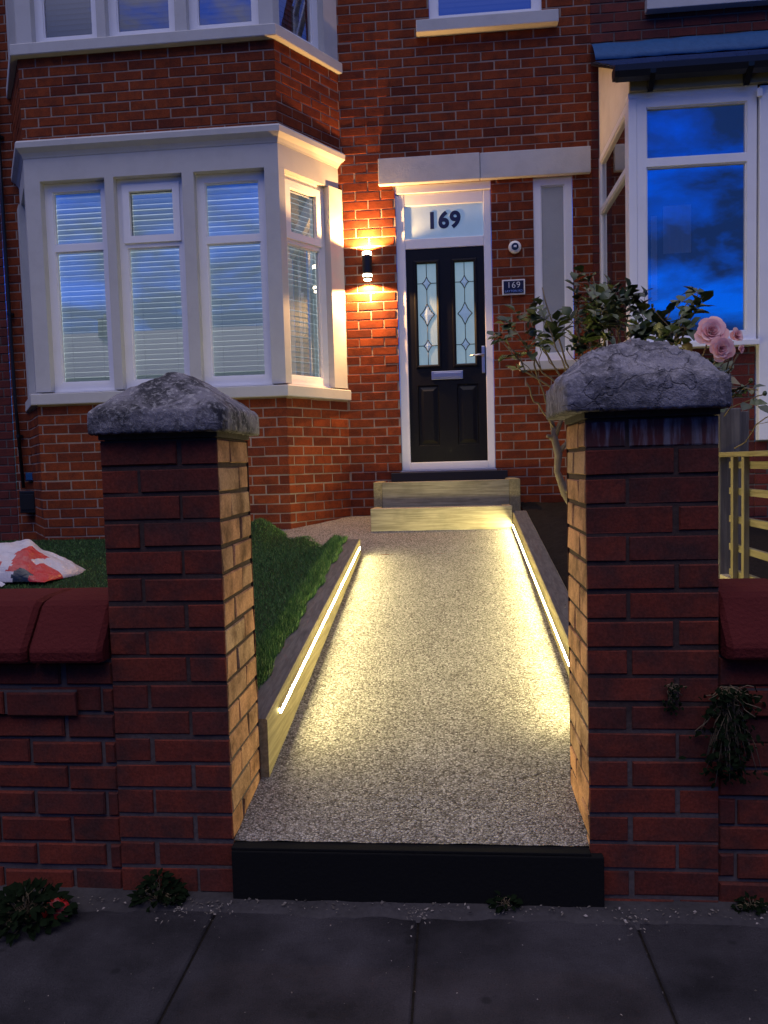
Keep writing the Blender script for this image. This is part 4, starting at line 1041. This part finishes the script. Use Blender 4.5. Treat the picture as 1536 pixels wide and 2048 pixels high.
edging('timber sleeper edging between the lawn and the gravel path', -.805, -.675, 2.618, 5.59, left_top, -.675, (2.80, .392, 5.52, .730, 'glowing light strip on the timber edging beside the lawn'))
edging('timber sleeper edging between the gravel path and the dark flower bed', .530, .650, 2.618, 6.42, right_top, .530, (2.95, .352, 6.33, .808, 'glowing light strip on the timber edging beside the flower bed'))
def steps():
    t = thing('timber_step', (-.07, 6.5, .765), 'lower timber step with pale gravel tread at the end of the path', 'step')
    mb = MB(); mb.box((-.672, 6.352, .70), (.525, 6.45, .957), 0, .005); mb.build('riser', M['timber_x'], t)
    mb = MB(); mb.box((-.665, 6.4505, .70), (-.60, 6.70, .955), 0, .004); mb.build('side_board', M['timber_y'], t)
    mb = MB(); mb.box((.46, 6.4505, .70), (.525, 6.70, .953), 0, .004); mb.build('side_board', M['timber_y'], t)
    mb = MB(); mb.box((-.598, 6.4515, .76), (.458, 6.70, .948)); mb.build('tread', M['gravel'], t)
    t = thing('timber_step', (-.02, 6.9, .96), 'upper timber step box under the front door', 'step')
    mb = MB(); mb.box((-.598, 6.703, .93), (.530, 6.79, 1.170), 0, .005); mb.build('riser', M['timber_x'], t)
    mb = MB(); mb.box((-.675, 6.700, .80), (-.599, 7.18, 1.173), 0, .005); mb.build('side_board', M['timber_y'], t)
    mb = MB(); mb.box((.531, 6.698, .80), (.628, 7.18, 1.176), 0, .008); mb.build('side_board', M['timber_y'], t)
    mb = MB(); mb.box((-.597, 6.7905, .93), (.5295, 7.148, 1.162)); mb.build('tread', M['gravel'], t)
steps()

# ------------------------------------------------------------------ trellis fence at the boundary
def trellis():
    t = thing('trellis_fence', (1.32, 3.3, .5), 'square wooden trellis fence on a concrete base behind the right pillar', 'fence')
    X = 1.31; y0, y1 = 2.66, 3.60
    mb = MB(); mb.box((1.285, 2.66, .20), (1.335, 3.70, .762), 0, .006); mb.build('gravel_board', M['concrete'], t)
    mb = MB(); mb.box((1.275, 2.66, 1.322), (1.345, 3.735, 1.345), 0, .004); mb.build('top_rail', M['trellis_y'], t)
    for z in (1.285, 1.165, 1.035, .905, .785):
        mb = MB(); h = .016; mb.box((1.300, y0, z-h), (1.322, y1+.02, z+h), 0, .002); mb.build('rail', M['trellis_y'], t)
    for y in (3.52, 3.395, 3.10, 2.975, 2.85):
        mb = MB(); mb.box((1.276, y-.015, .77), (1.2995, y+.015, 1.321), 0, .002); mb.build('lath', M['trellis'], t)
    p = thing('fence_post', (1.35, 3.78, .3), 'grey weathered wooden post behind the right pillar', 'post')
    mb = MB(); mb.box((1.297, 3.74, .3), (1.40, 3.84, 1.555), 0, .008); mb.build('post', M['post'], p)
    mb = MB(); mb.box((1.401, 3.765, .3), (1.445, 3.815, 1.54), 0, .005); mb.build('batten', M['post'], p)
trellis()

# ------------------------------------------------------------------ the rose bush
def leaf(mb, p, d, up, L, W, mi=0):
    d = d.normalized(); s = d.cross(up)
    if s.length < .05: s = d.cross(Vector((1, .2, .1)))
    s.normalize(); u = s.cross(d); fold = random.uniform(.15, .5)*W; droop = random.uniform(.0, .35)*L
    vs = [p, p+d*L*.3+s*W*.42+u*fold*.6, p+d*L*.62+s*W*.45+u*fold*.5-u*droop*.3, p+d*L-u*droop, p+d*L*.62-s*W*.45+u*fold*.5-u*droop*.3, p+d*L*.3-s*W*.42+u*fold*.6, p+d*L*.3, p+d*L*.62-u*droop*.3]
    mb.add([v[:] for v in vs], [(0, 6, 1), (6, 7, 2, 1), (7, 3, 2), (0, 5, 6), (5, 4, 7, 6), (4, 3, 7)], mi, True)
def bez(a, b, bend, n=8):
    a, b = Vector(a), Vector(b); m = (a+b)/2+Vector(bend); out = []
    for i in range(n+1):
        t = i/n; p = a*(1-t)**2+m*2*t*(1-t)+b*t*t
        if 0 < i < n: p = p+Vector((random.gauss(0, .006), random.gauss(0, .006), random.gauss(0, .006)))
        out.append(p)
    return out
def rose():
    t = thing('rose_bush', (.75, 4.0, .5), 'leggy rose bush with pink blooms behind the right pillar', 'plant')
    sm = MB(); lm = MB()
    def compound(p, d):     # one rose leaf: five leaflets on a stalk
        L = random.uniform(.06, .11); d = (d+Vector((random.gauss(0, .5), random.gauss(0, .5), random.gauss(0, .35)))).normalized()
        sm.tube([p, p+d*L], .0013, 4)
        up = Vector((random.gauss(0, .35), random.gauss(-.2, .35), 1)).normalized(); s = d.cross(up)
        if s.length < .05: return
        s.normalize(); sc = random.uniform(.8, 1.25)
        for (f, sd) in ((1, 0), (.75, 1), (.75, -1), (.4, 1), (.4, -1)):
            if sd and random.random() < .15: continue
            q = p+d*L*f; dd = (d*.45+s*sd) if sd else d
            leaf(lm, q, dd+Vector((0, 0, random.gauss(-.1, .25))), up, random.uniform(.048, .070)*sc, random.uniform(.042, .060)*sc)
    root = Vector((.83, 4.0, .52)); crown = Vector((.74, 3.95, 1.55))
    sm.tube(bez(root, crown, (.05, 0, 0)), [.022-.001*i for i in range(9)], 8)
    hubs = [crown, Vector((.86, 3.9, 1.60)), Vector((.95, 3.75, 1.58))]
    for h in hubs[1:]: sm.tube(bez(root, h, (.06, -.05, .05)), [.016-.0007*i for i in range(9)], 7)
    tips = [((.292, 3.8, 1.906), 0, 4), ((.352, 3.9, 1.994), 0, 4), ((.438, 4.0, 2.059), 0, 5), ((.488, 3.7, 1.977), 0, 4), ((.669, 4.0, 2.15), 0, 6), ((.738, 3.9, 2.126), 0, 8),
            ((.747, 3.7, 2.024), 0, 8), ((.892, 4.1, 2.187), 1, 8), ((.714, 3.6, 1.937), 1, 8), ((.872, 3.9, 2.021), 1, 9), ((.706, 3.8, 1.932), 0, 7), ((.878, 3.7, 1.925), 1, 7),
            ((1.02, 4.0, 2.033), 1, 7), ((.994, 3.7, 1.927), 2, 6), ((1.087, 3.8, 2.029), 2, 5), ((1.119, 3.6, 1.954), 2, 5), ((.962, 3.5, 1.832), 2, 5), ((.684, 4.1, 2.04), 0, 6),
            ((.492, 3.9, 2.199), 0, 1), ((.759, 4.0, 2.273), 1, 1), ((1.108, 3.6, 2.034), 2, 2), ((1.153, 3.6, 2.065), 2, 1), ((.80, 3.85, 2.08), 1, 8), ((.93, 3.95, 2.12), 1, 6), ((1.06, 3.5, 1.87), 2, 4), ((1.30, 3.3, 1.60), 2, 2)]
    for tip, h, nl in tips:
        pts = bez(hubs[h], tip, ((tip[0]-hubs[h].x)*.15, random.gauss(0, .04), .07 if tip[0] > .5 else -.02), 9); sm.tube(pts, [.0065-.0004*i for i in range(10)], 6)
        for k in range(nl+(1 if tip[0] < .65 else -1) if nl > 2 else nl):
            j = random.choice([6, 7, 8, 9, 9]); d = (pts[min(j+1, 9)]-pts[j-1]).normalized(); compound(pts[j], d)
        if random.random() < .7: # a side shoot with a dead head
            j = random.choice([4, 5, 6]); e = pts[j]+Vector((random.gauss(0, .07), random.gauss(0, .05), random.uniform(.06, .16))); sm.tube(bez(pts[j], e, (0, 0, 0), 4), .0025, 5)
            lm.lathe(e, [(.004, 0), (.007, .008), (.005, .016), (0, .018)], 6)
    tk = MB()    # the thick old trunk at the pillar's edge
    tp = [(.86, 4.0, .52), (.80, 4.0, .80), (.68, 4.0, 1.02), (.605, 4.0, 1.16), (.565, 3.99, 1.27), (.573, 3.99, 1.36), (.556, 3.99, 1.43), (.548, 3.99, 1.50)]
    tk.tube(tp, [.026, .025, .021, .024, .016, .021, .018, .014], 9)
    for a, b in (((.556, 3.99, 1.43), (.515, 3.96, 1.455)), ((.575, 3.99, 1.36), (.62, 3.98, 1.42)), ((.585, 4.0, 1.18), (.615, 3.97, 1.16)), ((.55, 3.99, 1.49), (.535, 3.98, 1.54)), ((.555, 3.99, 1.45), (.62, 3.97, 1.60))):
        tk.tube([a, ((a[0]+b[0])/2, a[1], (a[1+1]+b[2])/2+.008), b], [.015, .012, .010], 7)
    tk.build('trunk', M['bark'], t)
    for e in ((.40, 3.85, 1.72), (.45, 3.9, 1.86)): sm.tube(bez((.55, 3.98, 1.50), e, (-.03, 0, 0)), .0045, 6)
    # flowers
    def bloom(c, r, face, petals=22):
        bm_ = MB(); f = Vector(face).normalized(); a = f.cross(Vector((0, 0, 1))).normalized(); b = a.cross(f); c = Vector(c)
        for i in range(petals):
            k = i/petals; ang = i*2.399; rad = r*(.10+.50*k); open_ = .15+1.05*k; size = r*(.42+.62*k)
            dirv = a*math.cos(ang)+b*math.sin(ang); tang = f.cross(dirv)
            base = c+dirv*rad*.35 - f*r*.25*k; n = 5; vs = []
            for v in range(n+1):
                tv = v/n; tilt = open_*tv*1.15
                pc = base+(f*math.cos(open_*.55+tilt*.5)+dirv*math.sin(open_*.55+tilt*.5))*size*tv
                wv = size*.95*math.sin(math.pi*min(.92, .18+.60*tv))
                for u in range(-2, 3):
                    uu = u/2; vs.append((pc+tang*uu*wv*.62 - dirv*(uu*uu)*wv*.30*(1-k*.4) + f*random.gauss(0, .012)*r)[:])
            bm_.add(vs, [(v*5+u, v*5+u+1, v*5+6+u, v*5+5+u) for v in range(n) for u in range(4)], 0, True)
        return bm_
    for c, r, f, n in (((1.045, 3.1, 1.815), .060, (-.1, -1, .30), 28), ((1.065, 3.05, 1.742), .047, (.0, -1, -.05), 26), ((1.150, 3.13, 1.805), .032, (.5, -1, .2), 14), ((1.150, 3.08, 1.745), .020, (.6, -.8, -.2), 9)):
        fl = bloom(c, r, f, n).build('flower', M['petal'], t)
        pts = bez(Vector(c)+Vector((0, .03, -.02)), (1.0+random.uniform(-.04, .08), 3.4, 1.45), (0, 0, -.05), 7); sm.tube(pts, .0032, 6)
        for k in range(4):
            q = pts[random.choice([1, 2, 3, 4])]; compound(q, Vector((random.gauss(0, 1), random.gauss(0, .4), random.gauss(-.1, .4))))
    for a, b in (((1.10, 3.4, 1.45), (1.235, 3.2, 1.625)), ((1.05, 3.4, 1.45), (1.155, 3.2, 1.68)), ((1.2, 3.4, 1.5), (1.33, 3.3, 1.58)), ((1.28, 3.5, 1.36), (1.40, 3.25, 1.52)), ((1.05, 3.3, 1.5), (1.10, 3.2, 1.60))):
        pts = bez(a, b, (0, 0, .03), 6); sm.tube(pts, .0026, 5); lm.lathe(pts[-1], [(.005, -.006), (.010, .004), (.006, .014), (0, .016)], 7); compound(pts[3], Vector((.4, -.3, .2)))
    sm.build('stems', M['stem'], t); lm.build('foliage', M['leaf'], t)
rose()

# ------------------------------------------------------------------ bag on the lawn, litter and weeds
def bag():
    cx, cy = -2.98, 4.80
    t = thing('plastic_sack', (cx, cy, lawn_z(cx, cy)), 'crumpled red and white plastic sack lying on the lawn', 'sack')
    n, m = 90, 70; vs = []; zb = lawn_z(cx, cy)+.004
    ph = [random.uniform(0, 6.28) for _ in range(12)]; uv = []
    for j in range(m+1):
        for i in range(n+1):
            u, v = math.sin((i/n*2-1)*math.pi/2), math.sin((j/m*2-1)*math.pi/2)
            prof = max(0, 1-abs(u)**2.2)**.55*max(0, 1-abs(v)**2.2)**.6
            cr = .020*mnoise.fractal(Vector((u*2.2, v*1.8, .5)), .8, 2.2, 5)+.010*math.sin(9*u+ph[0]+7*v)*math.sin(5*v-3*u)
            ridge = .045*math.exp(-((u-.30+.35*v)/.13)**2)
            z = zb+prof*(.235-.11*max(0, u)+ridge)+cr*min(1, prof*1.6)
            vs.append((cx+u*.43+.02*math.sin(3*v+1)+.03*v, cy+v*.24+.03*math.sin(3*u), z)); uv.append((u, v, prof))
    top = MB()
    def region(u, v):
        w = (u-.30)/.70; h = max(0, 1-abs(v)**2.2)**.6 if v < 0 else 1.2
        w += .05*math.sin(h*9)
        if .24 < w < .62 and h < .40+.1*w: return 2
        if w > .55 and h < .95: return 1
        if w > .42 and .40 < h < .80: return 1
        if .06 < w < .44 and .34 < h < 1.1: return 1
        if w < -.15 and .3 < h < .6: return 1
        return 0
    top.v = [tuple(v) for v in vs]
    for j in range(m):
        for i in range(n):
            a = j*(n+1)+i; u, v, _ = uv[a]; top.f.append((a, a+1, a+n+2, a+n+1)); top.m.append(region(u, v)); top.smooth.append(True)
    top.build('sack', [M['bag_white'], M['bag_red'], M['bag_black']], t)
    mb = MB()   # the loose end hanging out flat
    vs = []
    for i in range(13):
        for j in range(5):
            vs.append((cx-.30+i*.035, cy-.24-j*.045-.01*math.sin(i), lawn_z(cx, cy-.3)+.028+.012*math.sin(i*1.3+j*2)+.010*math.cos(j*2.1+i*.7)))
    mb.add(vs, [(i*5+j, i*5+j+1, i*5+6+j, i*5+5+j) for i in range(12) for j in range(4)], 0, True); mb.build('loose_end', M['bag_white'], t)
bag()
def weed(name, c, label, n, r, hang=False, cat='weed', size=.02, mat='weed'):
    c = Vector(c); t = thing(name, c, label, cat); lm = MB(); sm = MB()
    for i in range(n):
        a = random.uniform(0, 6.283); k = random.random()**.6
        if hang: e = c+Vector((random.gauss(0, 1)*r[0]*.5, -abs(random.gauss(.4, .35))*r[1], -random.random()**1.2*r[2]+random.gauss(0, .01)))
        else: e = c+Vector((math.cos(a)*k*r[0], math.sin(a)*k*r[1], r[2]*(1-k*.7)*random.random()+.006))
        if i % 3 == 0: sm.tube(bez(c, e, (0, 0, .01 if not hang else -.01), 3), .0012, 4)
        d = Vector((math.cos(a), math.sin(a)*.7-.3, random.gauss(.2 if not hang else -.5, .5)))
        leaf(lm, e, d, Vector((random.gauss(0, .4), -.5, 1)), size*random.uniform(.6, 1.4), size*random.uniform(.4, .9))
    sm.build('stems', M['stem'], t); lm.build('foliage', M[mat], t)
weed('wall_weed', (.801, 2.232, .655), 'dark hanging clump of weed growing from the right wall joint', 420, (.075, .05, .27), True, size=.020)
weed('wall_weed', (.645, 2.244, .662), 'small tuft of moss on the right pillar front', 70, (.030, .018, .09), True, size=.012)
weed('pavement_weed', (-.935, 2.205, -.018), 'low bushy weed at the foot of the left pillar', 150, (.075, .05, .09), size=.026)
weed('pavement_weed', (.141, 2.205, -.018), 'little weed sprouting under the black step board', 45, (.035, .02, .055), size=.022)
weed('pavement_weed', (-1.31, 2.10, -.02), 'dark spreading weed clump at the left edge of the pavement', 330, (.13, .10, .10), size=.030)
weed('pavement_weed', (.86, 2.225, -.018), 'weed tuft at the base of the right wall', 60, (.05, .025, .04), size=.018)
def wrapper():
    t = thing('wrapper', (-1.235, 2.125, -.02), 'small shiny red wrapper beside the weed clump on the pavement', 'litter')
    mb = MB(); vs = []
    for i in range(9):
        for j in range(7):
            u, v = i/4-1, j/3-1; vs.append((-1.225+u*.042, 2.12+v*.028, -.012+.046*max(0, 1-u*u)**.6*max(0, 1-v*v)**.5+.006*math.sin(i*2.1+j*1.7)))
    mb.add(vs, [(i*7+j, i*7+j+1, i*7+8+j, i*7+7+j) for i in range(8) for j in range(6)], 0, True); mb.build('foil', M['red_plastic'], t)
    mb = MB(); mb.add([(-1.265, 2.10, -.014), (-1.295, 2.085, -.008), (-1.30, 2.12, -.002), (-1.262, 2.125, -.004)], [(0, 1, 2, 3)]); mb.build('twist', M['red_plastic'], t)
wrapper()
def litter():
    mb = MB()
    def bit(x, y, z, s):
        a = random.uniform(0, 6.28); d = Vector((math.cos(a), math.sin(a), random.gauss(0, .2))); p = Vector((x, y, z)); q = Vector((-d.y, d.x, random.gauss(0, .4)))
        mb.add([p-d*s, p+q*s*.5+Vector((0, 0, s*.3)), p+d*s, p-q*s*.4], [(0, 1, 2, 3)])
    for i in range(300):
        bit(random.uniform(-1.4, 1.1), 2.215-abs(random.gauss(0, .035)), -.010, random.uniform(.002, .007))
    for x0 in (-.742, -.12, .515, -.86):
        for i in range(40): bit(random.gauss(x0, .03), 2.19-abs(random.gauss(0, .05)), -.012, random.uniform(.002, .007))
    for i in range(150): bit(random.uniform(-1.4, 1.1), random.uniform(1.3, 2.15), -.018, random.uniform(.0015, .004))
    for i in range(26): 
        y = random.uniform(2.5, 5.9); bit(random.uniform(-.65, .5), y, path_z(y)+.004, random.uniform(.003, .007))
    for i in range(30):
        y = random.uniform(3, 6.3); bit(random.uniform(.54, .64), y, right_top(y)+.003, random.uniform(.002, .008))
    tag(mb.build('leaf_litter', M['litter']), 'scattered dry leaf bits along the wall foot and path', 'litter', kind='stuff')
litter()
